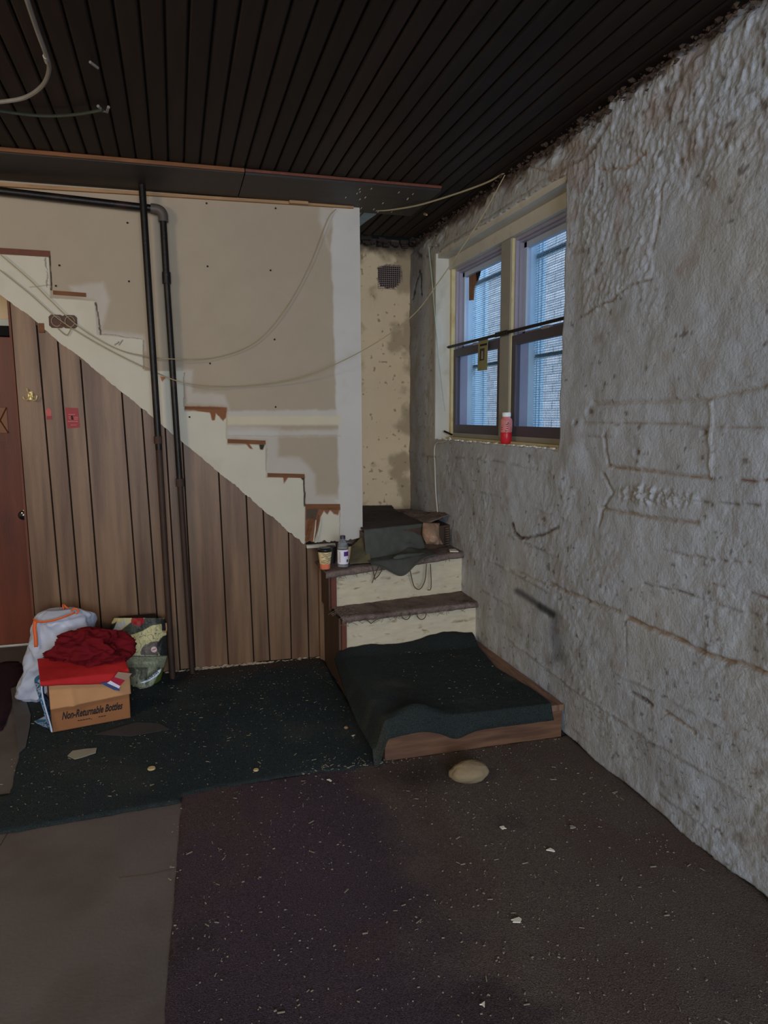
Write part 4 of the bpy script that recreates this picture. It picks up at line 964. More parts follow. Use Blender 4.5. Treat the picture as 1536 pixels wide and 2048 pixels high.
# ================================================================== FLOOR COVERINGS
def fp(x, y): q = at(x, y, 2, 0.0); return (q[0], q[1])
def carpet(name, poly, ztop, colf, label, res=.012, rag=.006, thick=None):
    xs = [p[0] for p in poly]; ys = [p[1] for p in poly]
    x0, x1, y0, y1 = min(xs), max(xs), min(ys), max(ys)
    nx = int((x1 - x0) / res) + 2; ny = int((y1 - y0) / res) + 2
    X, Yy = np.meshgrid(np.linspace(x0, x1, nx), np.linspace(y0, y1, ny), indexing='ij')
    D = sd(X + (fbm(X, Yy, 20, 3, 3) - .5) * rag * 2, Yy + (fbm(X, Yy, 20, 3, 4) - .5) * rag * 2, poly)
    # snap: cells fully/partly inside
    ins = D < res * .75
    keep = (ins[:-1, :-1] & ins[1:, :-1] & ins[1:, 1:] & ins[:-1, 1:])
    # pull boundary vertices back onto the outline
    e = 1e-3
    gx = (sd(X + e, Yy, poly) - sd(X - e, Yy, poly)) / (2 * e); gy = (sd(X, Yy + e, poly) - sd(X, Yy - e, poly)) / (2 * e)
    mv = np.where((D > -res) & (D < res), D, 0); X2 = X - gx * mv; Y2 = Yy - gy * mv
    Zz = ztop + (fbm(X, Yy, 3, 3, 6) - .5) * .004 - sstep(-.012, 0.0, D) * ztop * .7
    C = colf(X2, Y2)
    o = mesh_obj(name, np.stack([X2, Y2, Zz], -1).reshape(-1, 3), grid_faces(nx, ny, keep), m_carpet, base=(sum(xs) / len(xs), sum(ys) / len(ys), 0), smooth=True, colors=C.reshape(-1, 3))
    bm = bmesh.new(); bm.from_mesh(o.data); loose = [v_ for v_ in bm.verts if not v_.link_faces]; bmesh.ops.delete(bm, geom=loose, context='VERTS'); bm.to_mesh(o.data); bm.free()
    return tag(o, label, 'carpet')
def c_green(X, Y):
    C = np.ones(X.shape + (3,)) * np.array(S(38, 45, 48)) * (1 + .35 * (fbm(X, Y, 2.5, 4, 101) - .5))[..., None]
    m = (sstep(.5, .75, fbm(X, Y, 4, 4, 102)) * .45)[..., None]; C = C * (1 - m) + np.array(S(56, 58, 56)) * m
    m = (sstep(4.02, 4.2, Y + (fbm(X, Y, 8, 3, 103) - .5) * .2) * .5 * sstep(-.35, 0, X))[..., None]; return C * (1 - m) + np.array(S(64, 48, 40)) * m
def c_purple(X, Y):
    C = np.ones(X.shape + (3,)) * np.array(S(60, 50, 58)) * (1 + .3 * (fbm(X, Y, 2.5, 4, 111) - .5))[..., None]
    n = fbm(X, Y, 2.2, 4, 112)
    m = (sstep(.35, .65, n + .55 * sstep(.35, 1.1, X - .12 * (Y - 2.2)) - .2) * .9)[..., None]; C = C * (1 - m) + np.array(S(80, 71, 66)) * m
    m = (sstep(.5, .72, fbm(X * 1.5, Y, 3, 4, 113)) * .5)[..., None]; C = C * (1 - m) + np.array(S(70, 56, 54)) * m
    m = (sstep(.62, .75, fbm(X, Y, 2.7, 4, 114)) * .6)[..., None]; C = C * (1 - m) + np.array(S(48, 42, 46)) * m
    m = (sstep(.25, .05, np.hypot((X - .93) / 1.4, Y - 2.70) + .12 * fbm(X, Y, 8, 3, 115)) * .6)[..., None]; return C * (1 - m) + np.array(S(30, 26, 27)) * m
g_poly = [fp(0, 1660), fp(200, 1636), fp(361, 1607), (fp(361, 1590)[0], fp(361, 1590)[1] - .02), fp(500, 1568), fp(632, 1548), fp(700, 1543), fp(775, 1526), (.812, 2.85), (.812, 3.9), (.82, YS + .03), (-.55, YS + .03), (-.86, 4.2), fp(38, 1515), fp(20, 1590), fp(0, 1640)]
g_poly = [(-1.0, 2.70)] + g_poly[1:-1] + [(-.80, 3.0), (-1.0, 2.78)]
carpet('green_carpet', g_poly, .011, c_green, 'dark green flat carpet on the floor in front of the wood panelling')
p_poly = [fp(365, 1582), (fp(330, 2048)[0] - .002, fp(330, 2048)[1]), (-.11, .6), (1.72, .6), (1.72, 2.86), (.83, 2.86), fp(775, 1522), fp(632, 1545), fp(500, 1565)]
carpet('purple_carpet', p_poly, .006, c_purple, 'large dirty purple brown carpet covering the floor in front of the stairs', res=.014, rag=.004)
r_poly = [(-1.9, 3.665), (-.90, 3.655), (-.86, 3.68), (-.93, 4.6), (-1.0, 4.75), (-1.9, 4.75)]
carpet('purple_mat', r_poly, .008, lambda X, Y: np.ones(X.shape + (3,)) * np.array(S(46, 30, 38)), 'dark purple mat on the floor in front of the red brown door', res=.03)
# grey strip lying at the carpet edge
q = [fp(x, y) for x, y in [(22, 1383), (42, 1374), (62, 1436), (60, 1460), (52, 1500), (38, 1513)]]
gs = MB().prism(q, 2, .012, .017).obj('grey_board', mat('grey_board', S(62, 60, 62), .8, .12, 10, .2, 40)); tag(gs, 'narrow torn grey board lying on the floor left of the cardboard box', 'board')
# floor joints scratched in the tan floor
fj = MB()
for pts in [[(345, 1740), (300, 1750), (240, 1757)], [(0, 1692), (16, 1665)]]:
    fj.tube([(*fp(x, y), .0006) for x, y in pts], .0016, 4)
tag(fj.obj('floor_joint', m_darkwood, fl), kind='stuff')

# ================================================================== THINGS AT THE LEFT
# --- cardboard box
BL = np.array([*fp(104, 1471), .0]); BR = np.array([*fp(262, 1441), .0])
ux = (BR - BL); Wb = np.linalg.norm(ux); ux /= Wb; vx = np.array([-ux[1], ux[0], 0]); Hb = .243; Db = .27
BL[2] = .013
bxx = thing('cardboard_box', tuple(BL), 'open brown cardboard box with non-returnable bottles lettering under the red clothes', 'box')
def bp_(a, b, c): return BL + ux * a + vx * b + np.array([0, 0, c])
def bslab(name, a0, a1, b0, b1, c0, c1, m, parent=bxx):
    V = [bp_(a, b, c) for c in (c0, c1) for a, b in ((a0, b0), (a1, b0), (a1, b1), (a0, b1))]
    return MB().add(V, [(0, 3, 2, 1), (4, 5, 6, 7), (0, 1, 5, 4), (1, 2, 6, 5), (2, 3, 7, 6), (3, 0, 4, 7)]).obj(name, m, parent, bevel=.0015, seg=1)
bslab('front_panel', 0, Wb, 0, .005, 0, Hb, m_card); bslab('back_panel', 0, Wb, Db - .005, Db, 0, Hb, m_card)
bslab('side_panel', 0, .005, 0, Db, 0, Hb, m_card); bslab('side_panel', Wb - .005, Wb, 0, Db, 0, Hb, m_card); bslab('bottom_panel', 0, Wb, 0, Db, 0, .005, m_card)
# flap folded down over the front, slightly flared and dented
nu, nv = 40, 20
s, t = np.meshgrid(np.linspace(0, 1, nu), np.linspace(0, 1, nv), indexing='ij')
dent = .012 * np.exp(-((s - .27) / .05) ** 2) * t + .006 * (fbm(s, t, 5, 3, 1) - .5)
P_ = BL + ux * (s[..., None] * (Wb + .004)) + vx * (-.004 - .018 * t - dent)[..., None] * 1.0 + np.array([0, 0, 1.]) * (Hb + .003 - .125 * t + .012 * s * t)[..., None]
o = mesh_obj('front_flap', P_.reshape(-1, 3), grid_faces(nu, nv), m_card_lit, bxx, smooth=True); solid(o, .004, 1)
V = [bp_(-.0, .0, Hb), bp_(0, Db, Hb), bp_(-.07, Db, Hb - .04), bp_(-.07, 0.01, Hb - .05)]
text_mesh('lettering', 'Non-Returnable Bottles', m_ink, bxx, bp_(Wb * .51, -.0012, .072), ux, (0, 0, 1), .052, shear=.4, bold=.0012, width=Wb * .77)
text_mesh('lettering', '\u2022\u2022\u2022\u2022\u2022.   \u2022\u2022\u2022', m_ink, bxx, bp_(Wb * .50, -.0012, .036), ux, (0, 0, 1), .013, bold=.0005, width=Wb * .36)['kind'] = 'stuff'
# --- red clothes on the box
def blob(name, c, rad, m, amp, fr_, seed, flat=.0, nseg=64, wl=1.0, base=None, sharp=True):
    nu, nv = nseg, nseg // 2
    V = []
    for i in range(nv + 1):
        ph = math.pi * i / nv
        for j in range(nu):
            th_ = 2 * math.pi * j / nu; n_ = Vector((math.sin(ph) * math.cos(th_), math.sin(ph) * math.sin(th_), math.cos(ph)))
            k = mnoise.fractal(n_ * fr_ + Vector((seed, 0, 0)), .9, 2.1, 4)
            if sharp: k = .5 - abs(k) * 1.6
            r_ = 1 + amp * k
            p_ = Vector((n_.x * rad[0], n_.y * rad[1], n_.z * rad[2])) * r_
            if p_.z < flat: p_.z = flat + (p_.z - flat) * .1
            V.append((c[0] + p_.x, c[1] + p_.y, c[2] + p_.z))
    Fc = np.array([(i * nu + j, (i + 1) * nu + j, (i + 1) * nu + (j + 1) % nu, i * nu + (j + 1) % nu) for i in range(nv) for j in range(nu)])
    return mesh_obj(name, V, Fc, m, None, smooth=True, base=base)
# folded coral garment: slab resting on the box top with rounded front edge
gc = thing('folded_garment', tuple(bp_(.15, .12, Hb)), 'bright coral red folded garment lying across the top of the cardboard box', 'clothing')
nu, nv = 70, 50
s, t = np.meshgrid(np.linspace(0, 1, nu), np.linspace(0, 1, nv), indexing='ij')
aa = -.035 + (Wb * .99 + .035) * s; fo = -.045 + .0 * s
ang = np.clip(t / .35, 0, 1) * math.pi
bb = np.where(t < .35, fo + .012 - .012 * np.sin(ang), fo + .012 + (t - .35) / .65 * .28); cz = np.where(t < .35, Hb + .018 - .012 * np.cos(ang), Hb + .03 + .02 * sstep(.35, 1, t))
cz = cz + (fbm(aa, bb, 7, 3, 4) - .5) * .010 - .060 * s * sstep(.55, .1, t) * sstep(1.05, .85, s)
P_ = BL + ux * aa[..., None] + vx * bb[..., None] + np.array([0, 0, 1.]) * cz[..., None]
o = mesh_obj('fold', P_.reshape(-1, 3), grid_faces(nu, nv), m_coral, gc, smooth=True); solid(o, .004)
def strip(name, pts2, m, parent, lift):
    V = [bp_(a, b - lift, c) for a, b, c in pts2]; Vb = [bp_(a, b - lift - .002, c - .0005) for a, b, c in pts2]; n = len(V)
    return MB().add(V + Vb, [tuple(range(n)), tuple(range(2 * n - 1, n - 1, -1))] + [(i, (i + 1) % n, n + (i + 1) % n, n + i) for i in range(n)]).obj(name, m, parent)
m_navy = mat('navy_trim', S(44, 54, 90), .8); m_crim = mat('crimson_trim', (.36, .012, .04), .8)
def hem(name, px, m, d_):
    q = [at(x, y, 1, 3.550 - d_) for x, y in px]
    MB().prism([(p_[0], p_[2]) for p_ in q], 1, 3.550 - d_, 3.552 - d_).obj(name, m, gc)
hem('hem_border', [(200, 1366), (212, 1364), (238, 1376), (240, 1382), (228, 1380)], m_navy, 0)
hem('hem_stripe', [(214, 1366), (222, 1361), (241, 1371), (238, 1377)], m_lav, .001)
hem('hem_corner', [(222, 1362), (231, 1349), (257, 1353), (240, 1372)], m_crim, .002)
hem('patch', [(229, 1354), (236, 1344), (264, 1347), (252, 1361)], mat('beige_patch', S(110, 92, 80), .8), .003)
c_ = bp_(.205, .16, Hb + .085)
hp_ = blob('red_shirt', c_, (.175, .12, .090), m_red, .55, 1.0, 9.1, -.06, 120, base=tuple(c_)); tag(hp_, 'crumpled dark red shirt heaped on top of the cardboard box', 'clothing')
# --- blue and white towel hanging at the left of the box
nu, nv = 50, 80
s, t = np.meshgrid(np.linspace(0, 1, nu), np.linspace(0, 1, nv), indexing='ij')
hgt = Hb + .014 - (Hb - .004) * sstep(.12, 1, t) + .0
aa = np.where(t < .12, .02 - .035 * t / .12, -.018 - .015 * np.sin(t * 5) - .008 * s * 3 * np.sin(t * 9 + s * 5)); bb = -.03 + .14 * s + .03 * t * np.sin(s * 7)
aa = aa - .05 * np.exp(-((t - .93) / .1) ** 2) * s
P_ = BL + ux * aa[..., None] + vx * bb[..., None] + np.array([0, 0, 1.]) * hgt[..., None]
st_ = (fbm(t * 3, s, 3, 3, 77) * 6 + t * 9 + s * 5) % 1.0
Ct = np.where((st_ < .42)[..., None], np.array(S(30, 72, 100)), np.where((st_ < .6)[..., None], np.array(S(24, 30, 44)), np.array(S(112, 122, 146))))
Ct = np.where((s < .06)[..., None], np.array(S(150, 160, 180)), Ct)
o = mesh_obj('blue_towel', P_.reshape(-1, 3), grid_faces(nu, nv), mat('striped_towel', attr=True, rough=.9, var=.1, bump=.5, bscale=120), base=tuple(BL), smooth=True, colors=Ct.reshape(-1, 3)); solid(o, .006)
tag(o, 'blue and white patterned towel hanging over the left side of the cardboard box', 'towel')
# --- white trash bag with orange drawstring
prof_px = [(1414, 48, 92), (1395, 33, 100), (1370, 36, 112), (1340, 44, 140), (1310, 52, 170), (1290, 57, 192), (1270, 60, 197), (1250, 62, 196), (1236, 68, 188), (1226, 76, 168), (1219, 92, 148)]
YBG = 4.02
lev = []
for i, (py, xl, xr) in enumerate(prof_px):
    yy = YBG + .03 * i / len(prof_px); L_ = at(xl, py, 1, yy); R_ = at(xr, py, 1, yy); lev.append((L_[0], R_[0], L_[2], yy))
lev[0] = (lev[0][0], lev[0][1], .014, lev[0][3])
nu = 110; nv = 90; V = []
zs_ = np.linspace(lev[0][2], lev[-1][2], nv); LX = np.interp(zs_, [l[2] for l in lev], [l[0] for l in lev]); RX = np.interp(zs_, [l[2] for l in lev], [l[1] for l in lev]); CY = np.interp(zs_, [l[2] for l in lev], [l[3] for l in lev])
for i in range(nv):
    cxm, hw = (LX[i] + RX[i]) / 2, (RX[i] - LX[i]) / 2
    dep = min(.115, hw * .75) * (1.0 if i < nv * .9 else 1 - .5 * (i / nv - .9) / .1)
    for j in range(nu):
        a_ = 2 * math.pi * j / nu; c0, s0 = math.cos(a_), math.sin(a_)
        q = Vector((c0 * hw * .98, s0 * dep, zs_[i]))
        w1_ = mnoise.fractal(Vector((q.x * 6 + q.z * 3, q.y * 6, q.z * 5 - q.x * 3)), .9, 2.1, 3); w1_ = -abs(w1_) * .045 - .020 * abs(mnoise.noise(Vector((a_ * 3.0, zs_[i] * 4, 5)))) * (i / nv) ** 2 + .012
        k = 1 + w1_ / max(hw, .04)
        V.append((cxm + q.x * k, CY[i] + .0 + q.y * k, q.z ))
n0 = len(V); cm = np.mean(np.array(V[-nu:]), 0); V.append((cm[0], cm[1], cm[2] - .035)); cb = np.mean(np.array(V[:nu]), 0); V.append(tuple(cb))
Fc = [(i * nu + j, i * nu + (j + 1) % nu, (i + 1) * nu + (j + 1) % nu, (i + 1) * nu + j) for i in range(nv - 1) for j in range(nu)]
Fc += [((nv - 1) * nu + j, (nv - 1) * nu + (j + 1) % nu, n0) for j in range(nu)] + [((j + 1) % nu, j, n0 + 1) for j in range(nu)]
tb = thing('trash_bag', (-.68, YBG, .012), 'full white plastic trash bag with orange drawstring leaning by the panelling', 'bag')
mesh_obj('bag_body', V, Fc, m_bag, tb, smooth=True)
yb = YBG - .085
def ribbon(pts, wd, name='drawstring'):
    P3 = catmull(pts, 6); V = []
    for i, p_ in enumerate(P3):
        t_ = P3[min(i + 1, len(P3) - 1)] - P3[max(i - 1, 0)]; n_ = np.cross(t_, [0, 1, 0]); n_ /= np.linalg.norm(n_) + 1e-9
        V += [p_ + n_ * wd / 2, p_ - n_ * wd / 2]
    o = mesh_obj(name, V, [(2 * i, 2 * i + 1, 2 * i + 3, 2 * i + 2) for i in range(len(P3) - 1)], m_orange, tb, smooth=True); solid(o, .002, 0); return o
ribbon([at(x, y, 1, YBG - dd) for x, y, dd in [(72, 1240, .07), (69, 1255, .085), (71, 1275, .098), (72, 1294, .103)]], .018)
ribbon([at(x, y, 1, YBG - dd) for x, y, dd in [(66, 1238, .06), (80, 1244, .095), (105, 1241, .105), (130, 1233, .10), (150, 1225, .08)]], .010)
ribbon([at(x, y, 1, YBG + .03) for x, y in [(128, 1222), (126, 1210), (132, 1214), (142, 1221)]], .009)
ribbon([at(x, y, 1, YBG - .03) for x, y in [(142, 1222), (150, 1217), (157, 1222), (152, 1228)]], .009)
# --- floral shopping bag
sp = [(223, 1245), (250, 1238), (298, 1236), (331, 1243), (336, 1280), (334, 1300), (331, 1340), (312, 1386), (262, 1386), (240, 1340), (226, 1300)]
YF = 4.10
nu, nv = 150, 190
xl = lambda py: np.interp(py, [1236, 1245, 1300, 1340, 1386], [228, 223, 226, 252, 264]); xr = lambda py: np.interp(py, [1236, 1245, 1300, 1312, 1330, 1360, 1386], [329, 332, 336, 335, 330, 322, 306])
s, t = np.meshgrid(np.linspace(0, 1, nu), np.linspace(0, 1, nv), indexing='ij')
py = 1236 + 150 * t; px = xl(py) + (xr(py) - xl(py)) * s
dep = .10 * (np.sin(s * math.pi) ** .5) * (.35 + .65 * t) + .035 * np.exp(-((t - .60) / .06) ** 2) * np.sin(s * math.pi) + (fbm(s, t, 5, 4, 120) - .5) * .035
yy = YF - dep + .05 - .02 * t
D_ = np.stack([px - 768, py - 1024, np.full_like(px, F)], -1) @ R.T
P_ = np.array([0, 0, H]) + D_ * (yy / D_[..., 1])[..., None]
P_[..., 2] = np.maximum(P_[..., 2], .014)
cr, blk, gry, redc = np.array(S(150, 144, 108)), np.array(S(28, 28, 28)), np.array(S(66, 64, 60)), np.array(S(120, 20, 24))
Cb = np.ones(px.shape + (3,)) * cr
wx = (fbm(s, t, 9, 4, 121) - .5) * 9; wy = (fbm(s, t, 9, 4, 122) - .5) * 9
def pb(mk, col):
    global Cb
    mk = np.clip(mk, 0, 1)[..., None]; Cb = Cb * (1 - mk) + np.array(col) * mk
def pp_(poly, col, soft=.8): pb(sstep(soft, -soft, sd(px + wx * .35, py + wy * .35, poly)), col)
pp_([(222, 1275), (240, 1262), (262, 1245), (300, 1233), (334, 1238), (332, 1247), (300, 1252), (285, 1262), (262, 1270), (240, 1284), (222, 1286)], np.array(S(48, 50, 46)))
pp_([(224, 1250), (240, 1246), (252, 1240), (250, 1250), (238, 1262), (224, 1265)], np.array(S(140, 146, 156)))
pp_([(223, 1248), (234, 1243), (228, 1258), (223, 1262)], blk)
pp_([(280, 1305), (286, 1293), (300, 1284), (316, 1282), (316, 1310), (282, 1310)], np.array(S(76, 68, 64)))
pp_([(314, 1286), (326, 1272), (337, 1268), (337, 1312), (320, 1312), (313, 1298)], blk)
pp_([(322, 1240), (330, 1240), (332, 1262), (324, 1262)], blk)
vein = np.abs(((fbm(s * 1.2, t, 6, 3, 130) * 7 + (px + py) * .03) % 1) - .5)
pb(sstep(.10, .03, vein) * .8 * (py < 1312) * (px > 265), blk)
# lower part grey-green foliage pattern
pb((py > 1311) * .9, np.array(S(120, 122, 104)))
pb(sstep(.10, .04, np.abs(((fbm(s, t, 14, 4, 131) * 9) % 1) - .5)) * (py > 1309) * .85, np.array(S(34, 36, 32)))
pb(sstep(.55, .62, fbm(s, t, 8, 3, 132)) * (py > 1335) * .8, np.array(S(56, 54, 46)))
pb(sstep(1.5, -1.5, np.abs(py - 1311 - 2 * np.sin(s * 3)) - 1) * .9, blk)
pp_([(312, 1386), (306, 1370), (322, 1340), (334, 1330), (334, 1388)], np.array(S(62, 74, 24)))
q = np.hypot((px - 275) / 1.0, (py - 1241) / .85); pb(sstep(14, 12, q + wx * .4), redc); pb(sstep(.12, .05, np.abs(((q * .25 + wx * .1) % 1) - .5)) * (q < 12) * .6, S(60, 10, 14))
q = np.hypot(px - 308, py - 1299); pb(sstep(6.2, 5.4, q), S(170, 150, 152)); pb(sstep(1.5, .8, np.abs(py - 1299 + (px - 308) * .3)) * (np.abs(px - 308) < 4), S(130, 80, 84))
fb = thing('shopping_bag', (-.32, YF, .012), 'reusable shopping bag with black and cream botanical print and a red flower', 'bag')
o = mesh_obj('bag_front', P_.reshape(-1, 3), grid_faces(nu, nv), mat('bag_print', attr=True, rough=.5, var=.05, bump=.15), fb, smooth=True, colors=Cb.reshape(-1, 3))
solid(o, .004, 1)
lx = [P_[0, -1], P_[-1, -1], P_[-1, 0], P_[0, 0]]
x0b, x1b = P_[..., 0].min() + .02, P_[..., 0].max() - .05; ztb = P_[:, 0, 2].mean()
MB().prism([(x0b, YF + .05), (x1b, YF + .05), (x1b - .01, YF + .14), (x0b + .01, YF + .14)], 2, .014, ztb - .01).obj('bag_back', m_ink, fb, bevel=.01)
ov = [at(x, y, 1, YF - .135) for x, y in [(280, 1366), (291, 1361), (304, 1351), (316, 1341), (322, 1338), (321, 1344), (313, 1353), (300, 1361), (288, 1366)]]
pl_ = MB().prism([(p_[0], p_[2]) for p_ in ov], 1, YF - .135, YF - .128).obj('name_patch', mat('white_patch', S(168, 174, 184), .5), fb)
a = at(289, 1363, 1, YF - .137); b = at(318, 1343, 1, YF - .137); uu = (b - a)
text_mesh('lettering', "TRADER JOE'S", m_ink, pl_, (a + b) / 2, uu, np.cross([0, -1, 0], uu) * -1 if (np.cross([0, -1, 0], uu) * -1)[2] > 0 else np.cross([0, -1, 0], uu), .017, bold=.0004, width=np.linalg.norm(uu) * .92)
MB().tube(catmull([at(x, y, 1, YF - .03) for x, y in [(326, 1262), (331, 1264), (333, 1258), (332, 1246)]], 4), .004, 6).obj('strap', m_tanwood, fb)

# ================================================================== THINGS ON THE STEPS
TZ = lambda x, y=0: T3L[2] + (T3R[2] - T3L[2]) * ((x - T3L[0]) / (T3R[0] - T3L[0])) + .010
def cup(px, py, yv, lab, h=.105, r0=.027, r1=.040):
    q = at(px, py, 1, yv); z0 = TZ(q[0]); c = (q[0], yv, z0)
    t = thing('coffee_cup', c, lab, 'cup')
    MB().lathe([(r0, 0), (r0 + .001, .002), (r0 + (r1 - r0) * .3, h * .3)], c, 24).obj('orange_base', mat('orange_base_paper', S(170, 92, 66), .7, .15, 40), t, smooth=True)
    MB().lathe([(r0 + (r1 - r0) * .3, h * .3), (r1, h)], c, 24).obj('body', mat('printed_cup_paper', S(168, 148, 112), .7, .1, 30), t, smooth=True)
    lines = MB()
    for k in range(7):
        z = h * (.36 + .085 * k); r_ = r0 + (r1 - r0) * (z / h) + .0006
        a0 = rnd.uniform(-2.8, -1.6); lines.tube([(c[0] + r_ * math.cos(a_), c[1] + r_ * math.sin(a_), c[2] + z + .003 * math.sin(a_ * 5 + k)) for a_ in np.linspace(a0, a0 + rnd.uniform(.7, 1.5), 8)], .0012, 4)
    tag(lines.obj('printed_lines', m_ink, t), kind='stuff')
    MB().lathe([(r1 + .002, h - .004), (r1 + .004, h), (r1 + .003, h + .010), (r1 - .004, h + .014), (r1 - .006, h + .018), (.004, h + .017)], c, 24).obj('lid', mat('black_lid', (.012, .012, .014), .35), t, smooth=True)
    return t
cup(650, 1126, 3.985, 'takeaway paper cup with a black lid and orange foot standing left of the bottle')
cup2 = None
q = at(688, 1124, 1, 4.06); z0 = TZ(q[0]); c = (q[0] + .012, 4.09, z0)
t = thing('coffee_cup', c, 'black lidded paper cup half hidden behind the clear water bottle', 'cup')
MB().lathe([(.027, 0), (.040, .105)], c, 24).obj('body', mat('tan_cup_paper', S(140, 118, 94), .7, .15, 40), t, smooth=True)
MB().lathe([(.042, .101), (.044, .105), (.043, .115), (.036, .119), (.004, .122)], c, 24).obj('lid', mat('black_lid_rear', (.012, .012, .014), .35), t, smooth=True)
q = at(664, 1124, 1, 4.10); MB_ = MB().lathe([(.024, 0), (.028, .04), (.030, .10), (.022, .105)], (q[0], 4.12, TZ(q[0])), 20).obj('black_tumbler', mat('black_plastic', (.014, .013, .014), .4), base=(q[0], 4.12, TZ(q[0])), smooth=True)
tag(MB_, 'black plastic tumbler standing in the shadow between cup and bottle', 'tumbler')
q = at(686, 1127, 1, 3.985); c = (q[0], 3.985, TZ(q[0]))
wbt = thing('water_bottle', c, 'clear plastic bottle with a white and purple label standing on the upper step', 'bottle')
m_pet = mat('clear_bottle_plastic', (.80, .84, .90), .08, 0, trans=.85, ior=1.3)
MB().lathe([(.026, 0), (.031, .004), (.0315, .018), (.031, .022)], c, 28).obj('base', m_pet, wbt, smooth=True)
MB().lathe([(.0318, .020), (.0318, .102)], c, 28).obj('label', mat('white_label', S(176, 172, 182), .5, .05, 20), wbt, smooth=True)
MB().lathe([(.031, .102), (.0325, .108), (.030, .118), (.031, .122), (.026, .134), (.027, .138), (.020, .150), (.014, .158), (.0135, .166)], c, 28).obj('shoulder', m_pet, wbt, smooth=True)
MB().lathe([(.0155, .164), (.0155, .180), (.014, .182), (.003, .182)], c, 20).obj('cap', mat('purple_black_cap', S(44, 36, 56), .4), wbt, smooth=True)
def lab(a0, a1, z0, z1, name, m):
    n = 10; V = []
    for k in range(n + 1):
        a_ = a0 + (a1 - a0) * k / n
        for z in (z0, z1): V.append((c[0] + .0323 * math.cos(a_), c[1] + .0323 * math.sin(a_), c[2] + z))
    mesh_obj(name, V, [(2 * k, 2 * k + 2, 2 * k + 3, 2 * k + 1) for k in range(n)], m, wbt)
lab(-1.62, -.55, .066, .092, 'purple_block', mat('purple_print', S(66, 30, 96), .5)); lab(-1.35, -1.0, .034, .040, 'print_line', m_lav); lab(-1.1, -.7, .030, .046, 'dark_mark', m_ink)
lab(-2.45, -2.30, .030, .092, 'print_column', m_grayp)
# chips on the steps
def chip(px, py, ax, val, m, s, name='paint_flake', label=None, cat='debris', z=None, group=None):
    q = at(px, py, ax, val); n = rnd.randint(5, 7); an = sorted(rnd.uniform(0, 6.28) for _ in range(n))
    poly = [(q[0] + s * (1.1 if k % 2 else .7) * math.cos(a_) * rnd.uniform(.8, 1.3), q[1] + s * .8 * math.sin(a_) * rnd.uniform(.7, 1.3)) for k, a_ in enumerate(an)]
    zz = q[2] if z is None else z
    o = MB().prism(poly, 2, zz, zz + .003).obj(name, m, base=None); return tag(o, label, cat, group)
MB().prism([tuple(at(x, y, 2, .665)[:2]) for x, y in [(898, 1101), (910, 1100), (917, 1105), (908, 1105), (900, 1105)]], 2, .668, .673).obj('paint_flake', m_chip)
tag(bpy.data.objects['paint_flake'], 'white plaster flake on the upper step close to the right wall', 'debris')

# ================================================================== FLOOR DEBRIS
# stone
sq = at(946, 1572, 2, 0); sx_ = .072
so_ = blob('stone', (sq[0], sq[1] + .045, .040), (.081, .055, .041), m_stone, .13, 1.2, 8.0, -.036, 48, base=(sq[0], sq[1] + .045, 0), sharp=False)
tag(so_, 'smooth oval beige stone lying in front of the platform', 'stone')
# large paper scrap, bottle caps and flakes that can be pointed at
pp3 = [fp(x, y) for x, y in [(135, 1518), (145, 1508), (170, 1504), (194, 1502), (192, 1512), (165, 1521), (150, 1525)]]
tag(MB().prism(pp3, 2, .013, .016).obj('paper_scrap', m_paper, bevel=.001, seg=1), 'torn grey paper scrap on the green carpet in front of the cardboard box', 'paper')
for x, y, lab_ in [(303, 1537, 'round tan bottle cap on the green carpet right of the torn paper scrap'), (512, 1540, 'round tan bottle cap near the front edge of the green carpet')]:
    q = at(x, y, 2, .014); tag(MB().lathe([(.016 if x < 400 else .011, 0), (.017 if x < 400 else .012, .002), (.015 if x < 400 else .010, .006), (.003, .006)], (q[0], q[1], .012), 16).obj('bottle_cap', m_tanchip, base=(q[0], q[1], .012), smooth=True), lab_, 'bottle cap')
for (x, y, s, lab_) in [(1100, 1702, .016, 'largest white paint flake on the brown carpet right of centre'), (1006, 1656, .012, 'small white curl of paint on the carpet below the stone'), (1033, 1840, .016, 'white crumpled scrap on the carpet nearest the camera'),
                        (660, 1561, .014, 'white flake at the seam between green and purple carpet'), (706, 1472, .009, 'small pale chip on the green carpet beside the platform'), (1145, 1655, .012, 'grey chip on the carpet toward the right wall'), (970, 2010, .010, 'pale pebble close to the lower edge of the photo')]:
    chip(x, y, 2, .010, m_chip if 'grey' not in lab_ else m_paper, s, label=lab_)
q = at(692, 1456, 2, .014); tag(MB().lathe([(.008, 0), (.011, .005), (.006, .010)], (q[0], q[1], .012), 10).obj('pebble', m_tanwood, base=(q[0], q[1], .012), smooth=True), 'small reddish pebble on the green carpet beside the platform corner', 'pebble')
# countless crumbs and straws
def scatter(name, n, region, zf, mt, smin, smax, label, straw=.3, seed=1):
    r_ = random.Random(seed); b_ = MB()
    for i in range(n):
        x, y = region(r_); s = smin + (smax - smin) * r_.random() ** 3; z = zf(x, y)
        a_ = r_.uniform(0, 3.14); ca, sa = math.cos(a_), math.sin(a_)
        L_ = s * (r_.uniform(2.5, 5) if r_.random() < straw else r_.uniform(.8, 1.6)); W_ = s * .6
        V = [(x + ca * i_ * L_ / 2 - sa * j_ * W_ / 2, y + sa * i_ * L_ / 2 + ca * j_ * W_ / 2, z + k_) for k_ in (0, s * .5) for i_, j_ in ((-1, -1), (1, -1), (1, 1), (-1, 1))]
        b_.add(V, [(4, 5, 6, 7), (0, 1, 5, 4), (1, 2, 6, 5), (2, 3, 7, 6), (3, 0, 4, 7)])
    o = mesh_obj(name, b_.V, b_.F, mt); return tag(o, label, 'debris', kind='stuff')
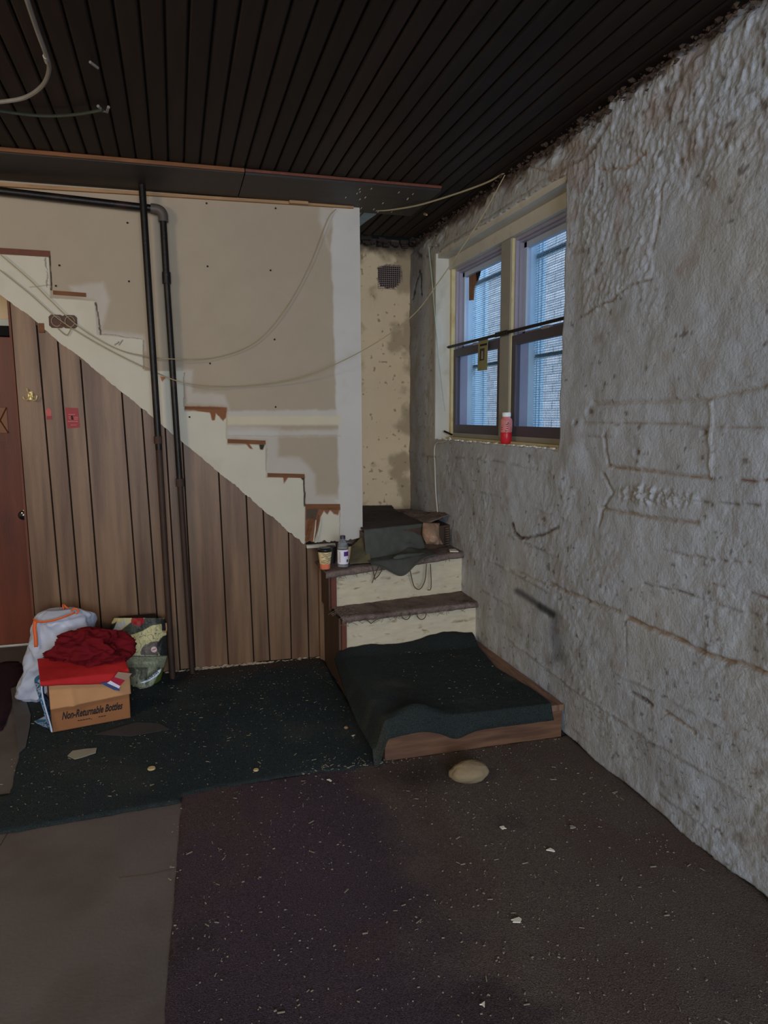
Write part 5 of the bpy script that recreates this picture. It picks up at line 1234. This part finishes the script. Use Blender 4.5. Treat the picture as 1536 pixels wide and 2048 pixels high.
m_crumb = mat('pale_crumb', S(104, 98, 86), .9, .3, 200); m_crumb2 = mat('tan_straw', S(112, 92, 62), .9, .2, 100)
scatter('crumbs', 1500, lambda r: (r.uniform(-.75, .80), r.uniform(2.85, 4.24)), lambda x, y: .012, m_crumb, .0012, .005, 'pale crumbs strewn over the green carpet', .15, 2)
scatter('crumbs', 3200, lambda r: (r.uniform(-.08, 1.62), 1.2 + 1.6 * r.random()), lambda x, y: .007, m_crumb, .001, .0055, 'pale crumbs strewn over the purple brown carpet', .1, 3)
scatter('crumbs', 260, lambda r: (r.uniform(.85, 1.55), r.uniform(2.9, 3.7)), lambda x, y: PT + .020, m_crumb, .001, .0045, 'pale crumbs on the dark platform carpet', .2, 4)
scatter('straws', 130, lambda r: (r.uniform(-.7, .8), r.uniform(2.7, 4.0)), lambda x, y: .013, m_crumb2, .0015, .004, 'thin straws on the green carpet', 1.0, 5)
scatter('crumbs', 260, lambda r: (r.uniform(.45, .85), 2.82 + abs(r.gauss(0, .06))), lambda x, y: .010, m_crumb, .001, .007, 'pale crumbs along the carpet seam beside the platform', .1, 6)
scatter('crumbs', 120, lambda r: (r.uniform(.8, 1.66), 2.84 - abs(r.gauss(0, .02))), lambda x, y: .006, m_crumb, .001, .006, 'pale crumbs along the foot of the platform front board', .1, 7)

# dark flat sheet beside the box, knot of white paint on the planks
q = [fp(x, y) for x, y in [(190, 1474), (272, 1450), (318, 1452), (340, 1464), (262, 1478)]]
tag(MB().prism(q, 2, .013, .0145).obj('plastic_sheet', mat('dark_grey_sheet', S(46, 44, 46), .7, .15, 10)), 'flat dark grey sheet lying on the green carpet right beside the cardboard box', 'sheet')
# lime crumbs and pits low on the right wall where the render has come away
lp = MB()
for i in range(260):
    y = rnd.uniform(1.35, 2.9); z = .12 + .55 * rnd.random() * (1 - .25 * (y - 1.3)); s_ = .002 + .006 * rnd.random() ** 2
    c0_ = np.array([XR - .002, y, z]); lp.add([c0_ + np.array(q_) * s_ * rnd.uniform(.5, 1) for q_ in ((.6, 0, 0), (0, 1.4, 0), (-.9, 0, 0), (0, -1.4, 0), (0, 0, .8), (0, 0, -.8))], [(0, 1, 4), (1, 2, 4), (2, 3, 4), (3, 0, 4), (1, 0, 5), (2, 1, 5), (3, 2, 5), (0, 3, 5)])
tag(lp.obj('render_grit', m_wallR if False else mat('render_grit', S(104, 100, 98), .9), wr), kind='stuff')
